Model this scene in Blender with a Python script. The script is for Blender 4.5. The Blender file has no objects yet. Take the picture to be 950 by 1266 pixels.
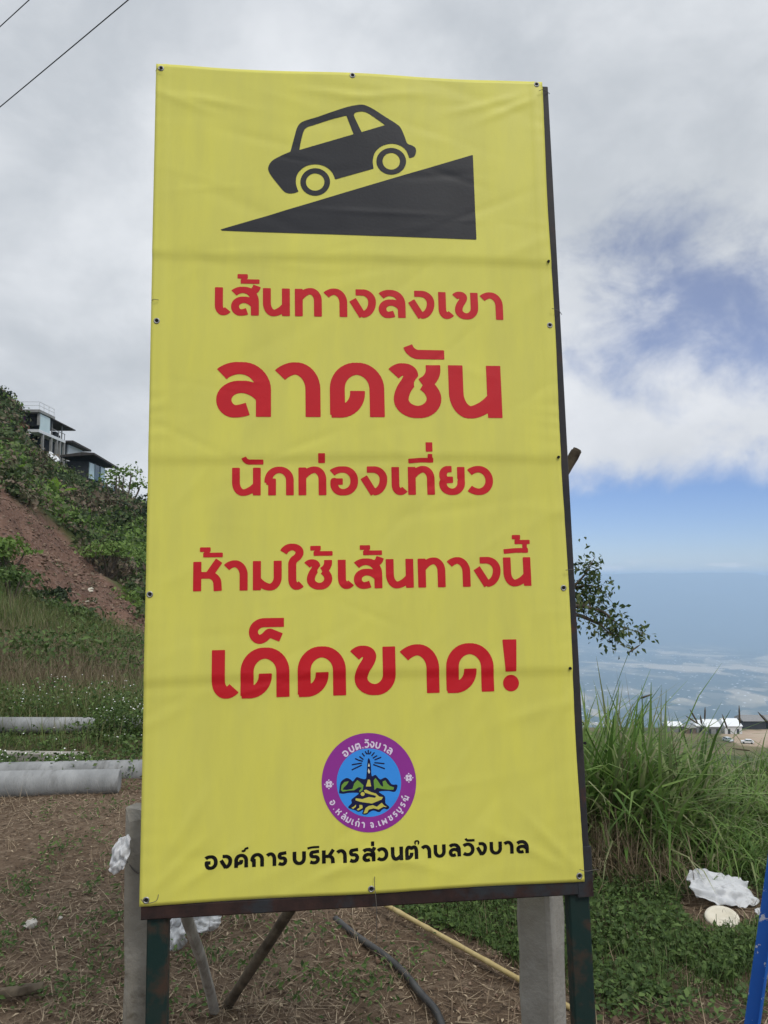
import bpy, bmesh, math, random
import numpy as np
from mathutils import Vector, Matrix
random.seed(7); rng = np.random.default_rng(7)
scene = bpy.context.scene
C = scene.collection
R = math.radians

# ------------------------------------------------------------------ camera
EYE = 1.6
PITCH = math.atan(79/951)
cam = bpy.data.objects.new('camera', bpy.data.cameras.new('camera'))
C.objects.link(cam)
cam.location = (0, 0, EYE); cam.rotation_euler = (math.pi/2 + PITCH, 0, 0)
cam.data.sensor_fit = 'VERTICAL'; cam.data.sensor_height = 24; cam.data.sensor_width = 18
cam.data.lens = 951/1266*24
cam.data.clip_start = 0.05; cam.data.clip_end = 300000
scene.camera = cam

# ------------------------------------------------------------------ sky, sun, exposure
SUN_EL, SUN_AZ = R(52), R(140)           # azimuth clockwise from +Y
world = bpy.data.worlds.new('World'); scene.world = world; world.use_nodes = True
def build_sky():
    nt = world.node_tree; N = nt.nodes; L = nt.links; N.clear()
    def nd(t, **k):
        n = N.new(t)
        for a, b in k.items(): setattr(n, a, b)
        return n
    def M(op, a, b=None, c=None, clamp=False):
        n = nd('ShaderNodeMath', operation=op, use_clamp=clamp)
        for i, v in enumerate((a, b, c)):
            if v is None: continue
            if isinstance(v, (int, float)): n.inputs[i].default_value = v
            else: L.new(v, n.inputs[i])
        return n.outputs[0]
    def sm(v, a, b):                      # smoothstep a..b
        n = nd('ShaderNodeMapRange', interpolation_type='SMOOTHSTEP', clamp=True)
        L.new(v, n.inputs[0]); n.inputs[1].default_value = a; n.inputs[2].default_value = b
        return n.outputs[0]
    def mixc(f, a, b):
        n = nd('ShaderNodeMix', data_type='RGBA')
        L.new(f, n.inputs[0])
        for i, v in ((6, a), (7, b)):
            if isinstance(v, tuple): n.inputs[i].default_value = (*v, 1)
            else: L.new(v, n.inputs[i])
        return n.outputs[2]
    tc = nd('ShaderNodeTexCoord'); sp = nd('ShaderNodeSeparateXYZ'); L.new(tc.outputs['Generated'], sp.inputs[0])
    x, y, z = sp.outputs
    def noise(scale, detail, rough, off=(0, 0, 0), stretch=(1, 1, 1), dist=0.0):
        mp = nd('ShaderNodeMapping'); L.new(tc.outputs['Generated'], mp.inputs[0])
        mp.inputs['Location'].default_value = off; mp.inputs['Scale'].default_value = stretch
        n = nd('ShaderNodeTexNoise'); L.new(mp.outputs[0], n.inputs['Vector'])
        n.inputs['Scale'].default_value = scale; n.inputs['Detail'].default_value = detail
        n.inputs['Roughness'].default_value = rough; n.inputs['Distortion'].default_value = dist
        return n.outputs['Fac']
    big = noise(3.2, 8, .55, (3.1, .4, 1.7), (1, 1, 1.5), .3)
    mid = noise(7.0, 9, .6, (.3, 2.2, 5.1), (1, 1, 1.4), .4)
    fine = noise(16, 8, .62, (7.3, 1.2, .1), (1, 1, 1.2), .3)
    # cloud bank base a few degrees over the horizon, ragged
    nsum = M('ADD', M('MULTIPLY', M('SUBTRACT', mid, .5), .11), M('MULTIPLY', M('SUBTRACT', fine, .5), .05))
    cover = sm(M('ADD', z, nsum), .095, .155)
    leftfill = sm(x, -.02, -.25)          # the bank reaches lower towards the hill
    cover = M('MAXIMUM', cover, leftfill)
    # a torn opening of blue in the bank
    yy = M('MAXIMUM', y, .2)
    dx = M('DIVIDE', M('SUBTRACT', M('DIVIDE', x, yy), .455), .15)
    dz = M('DIVIDE', M('SUBTRACT', M('DIVIDE', z, yy), .335), .10)
    ddz = M('SUBTRACT', M('MULTIPLY', dz, 1.0), M('MULTIPLY', dx, -.35))
    rr = M('ADD', M('MULTIPLY', dx, dx), M('MULTIPLY', ddz, ddz))
    rr = M('ADD', M('SQRT', rr), M('ADD', M('MULTIPLY', M('SUBTRACT', mid, .5), 3.2), M('MULTIPLY', M('SUBTRACT', fine, .5), 1.8)))
    hole = M('SUBTRACT', 1.0, sm(rr, .1, 1.9))
    front = sm(y, .1, .4)
    hole = M('MULTIPLY', M('MULTIPLY', hole, front), .74)
    cover = M('MULTIPLY', cover, M('SUBTRACT', 1.0, hole))
    # small fair-weather puffs on the skyline
    puffn = noise(26, 6, .55, (1.2, 4.4, 2.0), (1, 1, 4.5))
    band = M('MULTIPLY', sm(z, -.012, .004), M('SUBTRACT', 1.0, sm(z, .010, .022)))
    puff = M('MULTIPLY', M('MULTIPLY', sm(puffn, .52, .62), band), .75)
    cover = M('MAXIMUM', cover, puff)
    # cloud brightness
    t = M('ADD', M('MULTIPLY', big, .9), M('MULTIPLY', mid, .28))
    t = M('ADD', t, M('MULTIPLY', fine, .06))
    shade = sm(t, .42, .84)
    ccol = mixc(shade, (.54, .58, .63), (.84, .87, .91))
    lowb = M('MULTIPLY', sm(z, .50, .15), M('MULTIPLY', sm(x, .02, .2), .45))
    ccol = mixc(lowb, ccol, (.86, .88, .93))
    zen = M('ADD', 1.0, M('MULTIPLY', sm(z, .60, .85), .9))      # an overcast is brightest overhead
    glow = nd('ShaderNodeVectorMath', operation='SCALE'); L.new(ccol, glow.inputs[0]); L.new(zen, glow.inputs['Scale']); ccol = glow.outputs[0]
    sky = nd('ShaderNodeTexSky', sky_type='NISHITA', sun_disc=False)
    sky.sun_elevation = SUN_EL; sky.sun_rotation = SUN_AZ
    sky.altitude = 1700; sky.air_density = 1.0; sky.dust_density = .3; sky.ozone_density = 1.0
    tint = nd('ShaderNodeMix', data_type='RGBA', blend_type='MULTIPLY'); tint.inputs[0].default_value = 1; L.new(sky.outputs[0], tint.inputs[6]); tint.inputs[7].default_value = (.56, .63, .87, 1)
    b1 = nd('ShaderNodeBackground'); L.new(tint.outputs[2], b1.inputs[0]); b1.inputs[1].default_value = .10
    b2 = nd('ShaderNodeBackground'); L.new(ccol, b2.inputs[0]); b2.inputs[1].default_value = .75
    mx = nd('ShaderNodeMixShader'); L.new(cover, mx.inputs[0]); L.new(b1.outputs[0], mx.inputs[1]); L.new(b2.outputs[0], mx.inputs[2])
    out = nd('ShaderNodeOutputWorld'); L.new(mx.outputs[0], out.inputs[0])
build_sky()
sl = bpy.data.lights.new('sun', 'SUN'); sl.energy = 1.05; sl.angle = R(14); sl.color = (1, .95, .87)
sun = bpy.data.objects.new('sun', sl); C.objects.link(sun)
sdir = Vector((math.sin(SUN_AZ)*math.cos(SUN_EL), math.cos(SUN_AZ)*math.cos(SUN_EL), math.sin(SUN_EL)))
sun.rotation_euler = sdir.to_track_quat('Z', 'Y').to_euler(); sun.location = (5, -5, 20)
vs = scene.view_settings
scene.display_settings.display_device = 'sRGB'
vs.view_transform = 'Standard'; vs.look = 'None'; vs.gamma = 1; vs.use_curve_mapping = False; vs.exposure = 0.4
scene.cycles.max_bounces = 10; scene.cycles.volume_bounces = 8; scene.cycles.transparent_max_bounces = 12

# ------------------------------------------------------------------ picture geometry -> world
CP, SP = math.cos(PITCH), math.sin(PITCH)
def ray(px, py):
    u = (px-475)/951; w = -(py-633)/951
    return Vector((u, CP - w*SP, SP + w*CP))
def P(px, py, Y):
    d = ray(px, py); return Vector((0, 0, EYE)) + d*(Y/d.y)
def G(px, py, z=0.0):
    d = ray(px, py); return Vector((0, 0, EYE)) + d*((z-EYE)/d.z)
def zat(px, py, Y): return P(px, py, Y).z
def project(x, y, z):
    z = z-EYE
    f = y*CP + z*SP; w = -y*SP + z*CP
    return 475+951*x/f, 633-951*w/f

# ------------------------------------------------------------------ object helpers
def link(o, parent=None):
    C.objects.link(o)
    if parent is not None: o.parent = parent
    return o
def tag(o, label=None, cat=None, group=None, kind=None):
    if label: o['label'] = label
    if cat: o['category'] = cat
    if group: o['group'] = group
    if kind: o['kind'] = kind
    return o
def empty(name, loc, label=None, cat=None, group=None, rz=0):
    o = bpy.data.objects.new(name, None); o.location = loc; o.rotation_euler = (0, 0, rz); o.empty_display_size = .1
    link(o); return tag(o, label, cat, group)
def mesh_obj(name, verts, faces, mats, parent=None, smooth=False, midx=None, loc=None):
    me = bpy.data.meshes.new(name)
    if isinstance(verts, np.ndarray) and isinstance(faces, np.ndarray):
        nv, nf, k = len(verts), len(faces), faces.shape[1]
        me.vertices.add(nv); me.vertices.foreach_set('co', verts.astype(np.float32).ravel())
        me.loops.add(nf*k); me.loops.foreach_set('vertex_index', faces.astype(np.int32).ravel())
        me.polygons.add(nf); me.polygons.foreach_set('loop_start', np.arange(0, nf*k, k, dtype=np.int32))
        me.polygons.foreach_set('loop_total', np.full(nf, k, dtype=np.int32))
        me.update(calc_edges=True)
    else:
        me.from_pydata([tuple(v) for v in verts], [], [tuple(f) for f in faces]); me.update()
    if not isinstance(mats, (list, tuple)): mats = [mats]
    for m in mats: me.materials.append(m)
    if midx is not None: me.polygons.foreach_set('material_index', np.asarray(midx, dtype=np.int32))
    if smooth: me.polygons.foreach_set('use_smooth', np.ones(len(me.polygons), dtype=bool))
    o = bpy.data.objects.new(name, me)
    if loc is not None: o.location = loc
    return link(o, parent)
class MB:                                   # mesh collector; one build = one object
    def __init__(s): s.v = []; s.f = []
    def add(s, vs, fs):
        b = len(s.v); s.v += [Vector(v) for v in vs]; s.f += [tuple(i+b for i in f) for f in fs]; return s
    def box(s, lo, hi, ch=0.0):
        x0, y0, z0 = lo; x1, y1, z1 = hi
        return s.prism([Vector((x0, y0, 0)), Vector((x1, y0, 0)), Vector((x1, y1, 0)), Vector((x0, y1, 0))], z0, z1)
    def prism(s, pts, z0, z1):
        n = len(pts)
        vs = [Vector((p[0], p[1], z0)) for p in pts] + [Vector((p[0], p[1], z1)) for p in pts]
        fs = [tuple(reversed(range(n))), tuple(range(n, 2*n))] + [(i, (i+1) % n, n+(i+1) % n, n+i) for i in range(n)]
        return s.add(vs, fs)
    def bar(s, a, b, w, d, ax=None, bev=0.0):          # rectangular bar a->b; w along ax, d across
        a, b = Vector(a), Vector(b); t = (b-a).normalized()
        ax = Vector(ax if ax is not None else (1, 0, 0)); ax = (ax - t*ax.dot(t)).normalized(); ay = t.cross(ax)
        if bev:
            e = bev; o = [(-w/2+e, -d/2), (w/2-e, -d/2), (w/2, -d/2+e), (w/2, d/2-e), (w/2-e, d/2), (-w/2+e, d/2), (-w/2, d/2-e), (-w/2, -d/2+e)]
        else: o = [(-w/2, -d/2), (w/2, -d/2), (w/2, d/2), (-w/2, d/2)]
        n = len(o)
        vs = [p + ax*i + ay*j for p in (a, b) for i, j in o]
        return s.add(vs, [tuple(reversed(range(n))), tuple(range(n, 2*n))] + [(i, (i+1) % n, n+(i+1) % n, n+i) for i in range(n)])
    def tube(s, pts, rad, n=10, wob=0.0, cap=True):
        pts = [Vector(p) for p in pts]; m = len(pts)
        rs = rad if isinstance(rad, (list, tuple)) else [rad]*m
        ref = Vector((0, 0, 1)) if abs((pts[-1]-pts[0]).normalized().z) < .9 else Vector((1, 0, 0))
        vs = []
        for i, p in enumerate(pts):
            t = (pts[min(i+1, m-1)]-pts[max(i-1, 0)]).normalized()
            a = ref - t*ref.dot(t); a.normalize(); b = t.cross(a)
            for k in range(n):
                an = 2*math.pi*k/n; r = rs[i]*(1+wob*random.uniform(-1, 1))
                vs.append(p + a*math.cos(an)*r + b*math.sin(an)*r)
        fs = [(i*n+k, i*n+(k+1) % n, (i+1)*n+(k+1) % n, (i+1)*n+k) for i in range(m-1) for k in range(n)]
        if cap: fs += [tuple(reversed(range(n))), tuple(range((m-1)*n, m*n))]
        return s.add(vs, fs)
    def build(s, name, m, parent=None, smooth=False, loc=None):
        off = Vector(loc) if loc is not None else Vector((0, 0, 0))
        if parent is not None and loc is None: off = parent_world(parent)
        o = mesh_obj(name, [v-off for v in s.v], s.f, m, parent, smooth, loc=loc)
        return o
def parent_world(p):
    w = Vector((0, 0, 0))
    while p is not None:
        w += p.location; p = p.parent
    return w
def smooth_angle(o, deg=40):
    me = o.data
    me.polygons.foreach_set('use_smooth', np.ones(len(me.polygons), dtype=bool))
    bm = bmesh.new(); bm.from_mesh(me)
    for e in bm.edges:
        if len(e.link_faces) == 2 and e.calc_face_angle(0) > R(deg): e.smooth = False
    bm.to_mesh(me); bm.free()
    return o
def curve_pts(ctrl, n=8):
    c = [Vector(p) for p in ctrl]; out = []
    for i in range(len(c)-1):
        p0 = c[max(i-1, 0)]; p1 = c[i]; p2 = c[i+1]; p3 = c[min(i+2, len(c)-1)]
        for k in range(n):
            t = k/n
            out.append(.5*((2*p1)+(p2-p0)*t+(2*p0-5*p1+4*p2-p3)*t*t+(3*p1-p0-3*p2+p3)*t**3))
    return out+[c[-1]]

# ------------------------------------------------------------------ value noise
_perm = rng.random((256, 256))
def vnoise(x, y):
    xi = np.floor(x).astype(int); yi = np.floor(y).astype(int); fx = x-xi; fy = y-yi
    fx = fx*fx*(3-2*fx); fy = fy*fy*(3-2*fy)
    g = lambda a, b: _perm[a & 255, b & 255]
    return (g(xi, yi)*(1-fx)+g(xi+1, yi)*fx)*(1-fy)+(g(xi, yi+1)*(1-fx)+g(xi+1, yi+1)*fx)*fy
def fbm(x, y, o=4):
    s = 0; a = .5; t = 0
    for k in range(o): s = s+a*(vnoise(x*2**k+17*k, y*2**k+31*k)-.5); t += a; a *= .5
    return s/t*2

# ------------------------------------------------------------------ materials
def srgb(r, g, b):
    f = lambda c: (c/255/12.92 if c/255 <= .04045 else ((c/255+.055)/1.055)**2.4)
    return (f(r), f(g), f(b))
def mat(name, c1, c2=None, scale=8, detail=6, rough=.8, bump=0.0, bscale=None, spec=.3, metal=0.0, stretch=(1, 1, 1), c3=None, lo=.35, hi=.65, t3=(.62, .7), s3=None):
    m = bpy.data.materials.new(name); m.use_nodes = True
    nt = m.node_tree; N, L = nt.nodes, nt.links; b = N['Principled BSDF']
    b.inputs['Roughness'].default_value = rough; b.inputs['Specular IOR Level'].default_value = spec; b.inputs['Metallic'].default_value = metal
    tc = N.new('ShaderNodeTexCoord'); mp = N.new('ShaderNodeMapping'); L.new(tc.outputs['Object'], mp.inputs[0]); mp.inputs['Scale'].default_value = stretch
    def noise(s, d=detail):
        n = N.new('ShaderNodeTexNoise'); L.new(mp.outputs[0], n.inputs['Vector']); n.inputs['Scale'].default_value = s; n.inputs['Detail'].default_value = d; n.inputs['Roughness'].default_value = .6; return n.outputs['Fac']
    def rng_(v, a, c):
        r = N.new('ShaderNodeMapRange'); L.new(v, r.inputs[0]); r.inputs[1].default_value = a; r.inputs[2].default_value = c; return r.outputs[0]
    def mix(f, a, c):
        n = N.new('ShaderNodeMix'); n.data_type = 'RGBA'; L.new(f, n.inputs[0])
        for i, v in ((6, a), (7, c)):
            if isinstance(v, tuple): n.inputs[i].default_value = (*v, 1)
            else: L.new(v, n.inputs[i])
        return n.outputs[2]
    if c2 is None: b.inputs['Base Color'].default_value = (*c1, 1)
    else:
        col = mix(rng_(noise(scale), lo, hi), c1, c2)
        if c3 is not None: col = mix(rng_(noise(s3 or scale*2.7, 9), *t3), col, c3)
        L.new(col, b.inputs['Base Color'])
    if bump:
        bn = N.new('ShaderNodeBump'); bn.inputs['Strength'].default_value = 1; bn.inputs['Distance'].default_value = bump
        L.new(noise(bscale or scale*3, 8), bn.inputs['Height']); L.new(bn.outputs[0], b.inputs['Normal'])
    return m
def leaf_mat(name, cols, rough=.6, trans=.25, spec=.25):
    """foliage: each leaf its own shade out of cols"""
    m = bpy.data.materials.new(name); m.use_nodes = True
    nt = m.node_tree; N, L = nt.nodes, nt.links; b = N['Principled BSDF']
    g = N.new('ShaderNodeNewGeometry'); r = N.new('ShaderNodeValToRGB'); L.new(g.outputs['Random Per Island'], r.inputs[0])
    e = r.color_ramp.elements
    while len(e) < len(cols): e.new(.5)
    for i, c in enumerate(cols): e[i].position = i/(len(cols)-1); e[i].color = (*c, 1)
    L.new(r.outputs[0], b.inputs['Base Color']); b.inputs['Roughness'].default_value = rough; b.inputs['Specular IOR Level'].default_value = spec
    t = N.new('ShaderNodeBsdfTranslucent'); L.new(r.outputs[0], t.inputs[0])
    x = N.new('ShaderNodeMixShader'); x.inputs[0].default_value = trans
    L.new(b.outputs[0], x.inputs[1]); L.new(t.outputs[0], x.inputs[2]); L.new(x.outputs[0], N['Material Output'].inputs[0])
    return m
MT = {}
MT['concrete'] = mat('weathered_concrete', (.24, .225, .195), (.33, .315, .28), 9, rough=.9, bump=.004, bscale=60, c3=(.13, .12, .10), t3=(.60, .75), s3=5)
MT['concrete_brown'] = mat('stained_concrete', (.17, .15, .115), (.30, .28, .24), 4, rough=.92, bump=.004, bscale=50, c3=(.10, .085, .06), t3=(.58, .72), s3=11)
MT['pipe'] = mat('cement_pipe', (.20, .205, .205), (.31, .315, .315), 3, rough=.85, bump=.004, bscale=40, c3=(.13, .13, .125), t3=(.56, .7), s3=2.2, stretch=(2.5, 1, 1))
MT['wood_grey'] = mat('weathered_grey_wood', (.24, .22, .19), (.42, .39, .345), 14, rough=.9, bump=.004, bscale=30, stretch=(2, 2, .3), c3=(.07, .06, .05), t3=(.62, .72))
MT['wood_brown'] = mat('brown_wood', (.055, .042, .03), (.135, .108, .076), 16, rough=.9, bump=.004, bscale=30, c3=(.03, .022, .016))
MT['bamboo'] = mat('dry_bamboo', (.36, .27, .11), (.46, .37, .18), 20, rough=.55, bump=.001, c3=(.17, .12, .05), t3=(.6, .75), s3=9)
MT['rust'] = mat('rusty_steel', (.022, .013, .012), (.045, .022, .018), 22, rough=.75, bump=.0008, bscale=150, c3=(.028, .03, .034), t3=(.52, .6), s3=7)
MT['frame_paint'] = mat('dark_painted_steel', (.022, .024, .029), (.04, .034, .034), 12, rough=.6, bump=.0006, bscale=120, c3=(.07, .032, .022), t3=(.60, .7), s3=16)
MT['green_paint'] = mat('dark_green_paint', (.006, .024, .021), (.014, .027, .023), 9, rough=.6, bump=.0006, bscale=90, c3=(.05, .031, .021), t3=(.48, .62), s3=13)
MT['vinyl'] = mat('yellow_vinyl', (.745, .70, .118), (.705, .665, .128), 5, rough=.42, bump=.0002, bscale=200, spec=.35, c3=(.62, .58, .12), t3=(.45, .95), s3=3, stretch=(3, 3, .6))
MT['red_ink'] = mat('red_print', (.60, .008, .016), (.56, .009, .018), 5, rough=.45, bump=.0004, bscale=120, spec=.35)
MT['veiled_ink'] = mat('veiled_black_print', (.014, .0145, .019), (.019, .02, .025), 5, rough=.52, bump=.0004, bscale=120, spec=.35)  # black print, its colour lifted to carry the glare on the upper banner
MT['text_ink'] = mat('black_print', (.006, .0055, .005), rough=.6, spec=.2)
MT['hem_back'] = mat('vinyl_back', (.6, .6, .58), rough=.6)
for k, c in dict(purple=(.30, .035, .30), blue=(.045, .30, .85), navy=(.008, .008, .05), green=(.17, .34, .05), olive=(.62, .56, .10), pale=(.78, .66, .82), cream=(.72, .68, .55)).items():
    MT['ink_'+k] = mat(k+'_print', c, rough=.45, spec=.35)
MT['steel'] = mat('zinc_ring', (.26, .255, .25), (.42, .415, .40), 30, rough=.45, metal=.9)
MT['hole'] = mat('grommet_hole', (.012, .012, .012), rough=.9)
MT['wire'] = mat('tie_wire', (.10, .09, .08), rough=.6)
MT['cable'] = mat('black_cable', (.02, .02, .022), rough=.6)
MT['hose'] = mat('black_pe_hose', (.018, .018, .02), (.05, .048, .044), 10, rough=.45, spec=.4)
MT['plastic'] = mat('white_plastic_film', (.62, .63, .65), (.72, .73, .74), 12, rough=.35, spec=.5, bump=.002, bscale=60, c3=(.36, .32, .27), t3=(.62, .75))
_p = MT['plastic'].node_tree; _x = _p.nodes.new('ShaderNodeMixShader'); _t = _p.nodes.new('ShaderNodeBsdfTransparent'); _x.inputs[0].default_value = .34
_p.links.new(_p.nodes['Principled BSDF'].outputs[0], _x.inputs[1]); _p.links.new(_t.outputs[0], _x.inputs[2]); _p.links.new(_x.outputs[0], _p.nodes['Material Output'].inputs[0])
MT['foam'] = mat('cream_foam', (.58, .53, .42), (.66, .62, .52), 12, rough=.8)
MT['brownfilm'] = mat('brown_rim', (.13, .09, .06), (.2, .15, .1), 12, rough=.7)
MT['stone'] = mat('pale_stone', (.42, .38, .33), (.55, .52, .47), 22, rough=.9, bump=.004)
MT['blue_paint'] = mat('blue_paint', (.012, .105, .42), (.016, .12, .47), 8, rough=.4, spec=.4, c3=(.55, .56, .58), t3=(.64, .66), s3=34)
MT['bark'] = mat('bark', (.07, .055, .04), (.15, .125, .095), 12, rough=.95, bump=.01)
MT['litter'] = leaf_mat('dry_straw', [(.10, .065, .042), (.25, .18, .115), (.46, .37, .25), (.14, .09, .058), (.30, .23, .15)], trans=.1)
MT['clod'] = leaf_mat('soil_clod', [(.09, .056, .038), (.17, .11, .078), (.25, .18, .13), (.12, .075, .052)], rough=.95, trans=0)
MT['weed'] = leaf_mat('weed_leaf', [(.03, .055, .015), (.065, .12, .028), (.13, .20, .055), (.045, .085, .022), (.10, .14, .045)])
MT['grass'] = leaf_mat('grass_blade', [(.05, .10, .022), (.12, .22, .045), (.24, .35, .10), (.08, .15, .035), (.32, .33, .18), (.16, .28, .055)], trans=.4)
MT['dry_grass'] = leaf_mat('dry_grass', [(.13, .095, .055), (.24, .19, .12), (.09, .065, .04)], trans=.15)
MT['hill_grass'] = leaf_mat('slope_grass', [(.06, .10, .027), (.11, .17, .04), (.20, .19, .08), (.07, .12, .03), (.26, .21, .13), (.14, .21, .05)], trans=.3)
MT['flower'] = mat('white_petals', (.7, .7, .68), rough=.7)
MT['scrub'] = leaf_mat('scrub_leaf', [(.025, .045, .016), (.055, .09, .027), (.10, .14, .045), (.04, .07, .022), (.13, .125, .065)])
MT['scrub_dry'] = leaf_mat('dry_scrub_leaf', [(.12, .09, .06), (.19, .14, .10), (.09, .09, .045), (.15, .11, .07)], trans=.1)
MT['scrub_light'] = leaf_mat('bright_scrub_leaf', [(.08, .14, .028), (.13, .22, .04), (.18, .25, .07)])
MT['dark_leaf'] = leaf_mat('dark_tree_leaf', [(.012, .022, .010), (.022, .04, .014), (.035, .055, .02)])
MT['tree_leaf'] = leaf_mat('tree_leaf', [(.02, .04, .013), (.045, .08, .022), (.08, .12, .035), (.15, .17, .07)], trans=.3)
MT['banana'] = leaf_mat('banana_leaf', [(.17, .30, .03), (.24, .38, .06)], trans=.45)
MT['white_wall'] = mat('white_wall', (.62, .64, .66), (.7, .71, .72), 2, rough=.85)
MT['grey_wall'] = mat('grey_wall', (.22, .22, .21), (.3, .3, .29), 1.5, rough=.9)
MT['brown_wall'] = mat('brown_wall', (.16, .11, .08), (.2, .15, .11), 1.5, rough=.9)
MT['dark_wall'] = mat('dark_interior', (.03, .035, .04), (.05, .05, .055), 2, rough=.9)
MT['redslab'] = mat('red_brown_fascia', (.16, .06, .045), (.2, .085, .06), 2, rough=.8)
MT['roof_dark'] = mat('dark_roof', (.045, .04, .038), (.07, .06, .055), 2, rough=.8)
MT['roof_white'] = mat('white_metal_roof', (.78, .8, .82), (.72, .74, .76), 2, rough=.5)
MT['roof_grey'] = mat('grey_roof', (.2, .2, .2), (.26, .26, .26), 2, rough=.8)
MT['glass_pale'] = mat('pale_window', (.42, .56, .58), (.5, .63, .65), .6, rough=.1, spec=.6)
MT['glass_dark'] = mat('dark_glass', (.02, .06, .07), (.04, .09, .10), .6, rough=.1, spec=.6)
MT['purple_cloth'] = mat('purple_curtain', (.22, .08, .25), rough=.9)
MT['car_white'] = mat('white_car_paint', (.75, .76, .78), rough=.3, spec=.5)
MT['car_grey'] = mat('silver_car_paint', (.5, .53, .56), rough=.3, spec=.5)
MT['tyre'] = mat('tyre', (.02, .02, .02), rough=.9)

# ------------------------------------------------------------------ terrain: one sheet, near plot to far ranges
def col(*pts):                              # (Y, py) pairs; py None means explicit height given third
    return pts
def cz(px, pts):
    out = []
    for p in pts:
        if len(p) == 3: out.append((p[0], p[2]))
        else: out.append((p[0], zat(px, p[1], p[0])))
    return out
H0 = lambda Y, z: (Y, None, z)
plain_tail = [H0(1200, -330), H0(2500, -620), H0(4600, -900), H0(9000, -900)]
def far(px): return [(11500, 790), (14000, 742), (17000, 707), (20000, 712), (46000, 719)]
near0 = [H0(.3, 0), H0(2, 0), H0(6.5, 0)]
hill_tail = [H0(260, -40), H0(600, -180)]
COLS = [
 (-700, near0+[(9, 870), (15, 700), (30, 500), (60, 380), (95, 300), H0(130, 40), H0(200, 20)]+hill_tail+plain_tail),
 (-250, near0+[(9, 880), (15, 770), (22, 700), (38, 560), (60, 470), (92, 400), H0(130, 32), H0(180, 5)]+hill_tail+plain_tail),
 (0, near0+[(9, 888), (15, 805), (22, 742), (30, 695), (38, 650), (42, 612), (60, 560), (80, 512), (93, 486), H0(118, 25), H0(170, 0)]+hill_tail+plain_tail),
 (25, near0+[(9, 888), (15, 810), (22, 750), (30, 708), (38, 672), (42, 640), (60, 590), (80, 548), (93, 528), H0(118, 20.5), H0(170, -3)]+hill_tail+plain_tail),
 (60, near0+[(9, 888), (15, 815), (22, 765), (30, 735), (38, 700), (43, 668), (60, 625), (80, 588), (93, 568), H0(118, 17.5), H0(170, -5)]+hill_tail+plain_tail),
 (113, near0+[(9, 888), (15, 825), (22, 788), (30, 765), (36, 742), (43, 712), (60, 660), (80, 620), (93, 602), H0(115, 13.5), H0(170, -10)]+hill_tail+plain_tail),
 (180, near0+[(9, 888), (15, 838), (22, 808), (30, 795), (36, 778), (43, 752), (60, 690), (80, 645), (95, 624), H0(112, 10), H0(170, -15)]+hill_tail+plain_tail),
 (350, near0+[(9, 888), (15, 845), (22, 828), (38, 800), (60, 778), (95, 752), H0(120, -4), H0(180, -25)]+hill_tail+plain_tail),
 (520, near0+[H0(9, -.15), H0(15, -1.2), H0(30, -5), H0(60, -14), H0(100, -26), H0(200, -48), H0(330, -62), H0(420, -85), H0(600, -160)]+plain_tail+far(520)),
 (720, near0+[H0(8, -.35), H0(15, -3.2), H0(30, -9), H0(60, -19), H0(150, -41), H0(262, -59), H0(300, -60), H0(338, -60.3), H0(420, -90), H0(600, -170)]+plain_tail+far(720)),
 (1000, near0+[H0(8, -.35), H0(15, -3.2), H0(30, -9), H0(60, -19), H0(150, -41), H0(262, -59), H0(300, -60), H0(338, -60.3), H0(420, -90), H0(600, -170)]+plain_tail+far(1000)),
 (1700, near0+[H0(9, -.2), H0(20, -3), H0(60, -17), H0(150, -40), H0(262, -59), H0(338, -60), H0(600, -170)]+plain_tail+far(1700)),
]
LYG = np.linspace(math.log(.3), math.log(46000), 420)
_tab = []
for px, pts in COLS:
    a = np.array(cz(px, pts)); _tab.append(np.interp(LYG, np.log(a[:, 0]), a[:, 1]))
_tab = np.array(_tab); PXC = np.array([c[0] for c in COLS], float)
PXG = np.linspace(-700, 1700, 241)
TAB = np.array([np.interp(PXG, PXC, _tab[:, j]) for j in range(len(LYG))]).T
def _blur(a, ax, s):
    k = np.exp(-.5*(np.arange(-3*s, 3*s+1)/s)**2); k /= k.sum(); n = len(k)//2
    pad = [(0, 0), (0, 0)]; pad[ax] = (n, n); b = np.pad(a, pad, mode='edge')
    return np.apply_along_axis(lambda v: np.convolve(v, k, 'valid'), ax, b)
TAB = _blur(_blur(TAB, 0, 1), 1, 2)
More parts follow.
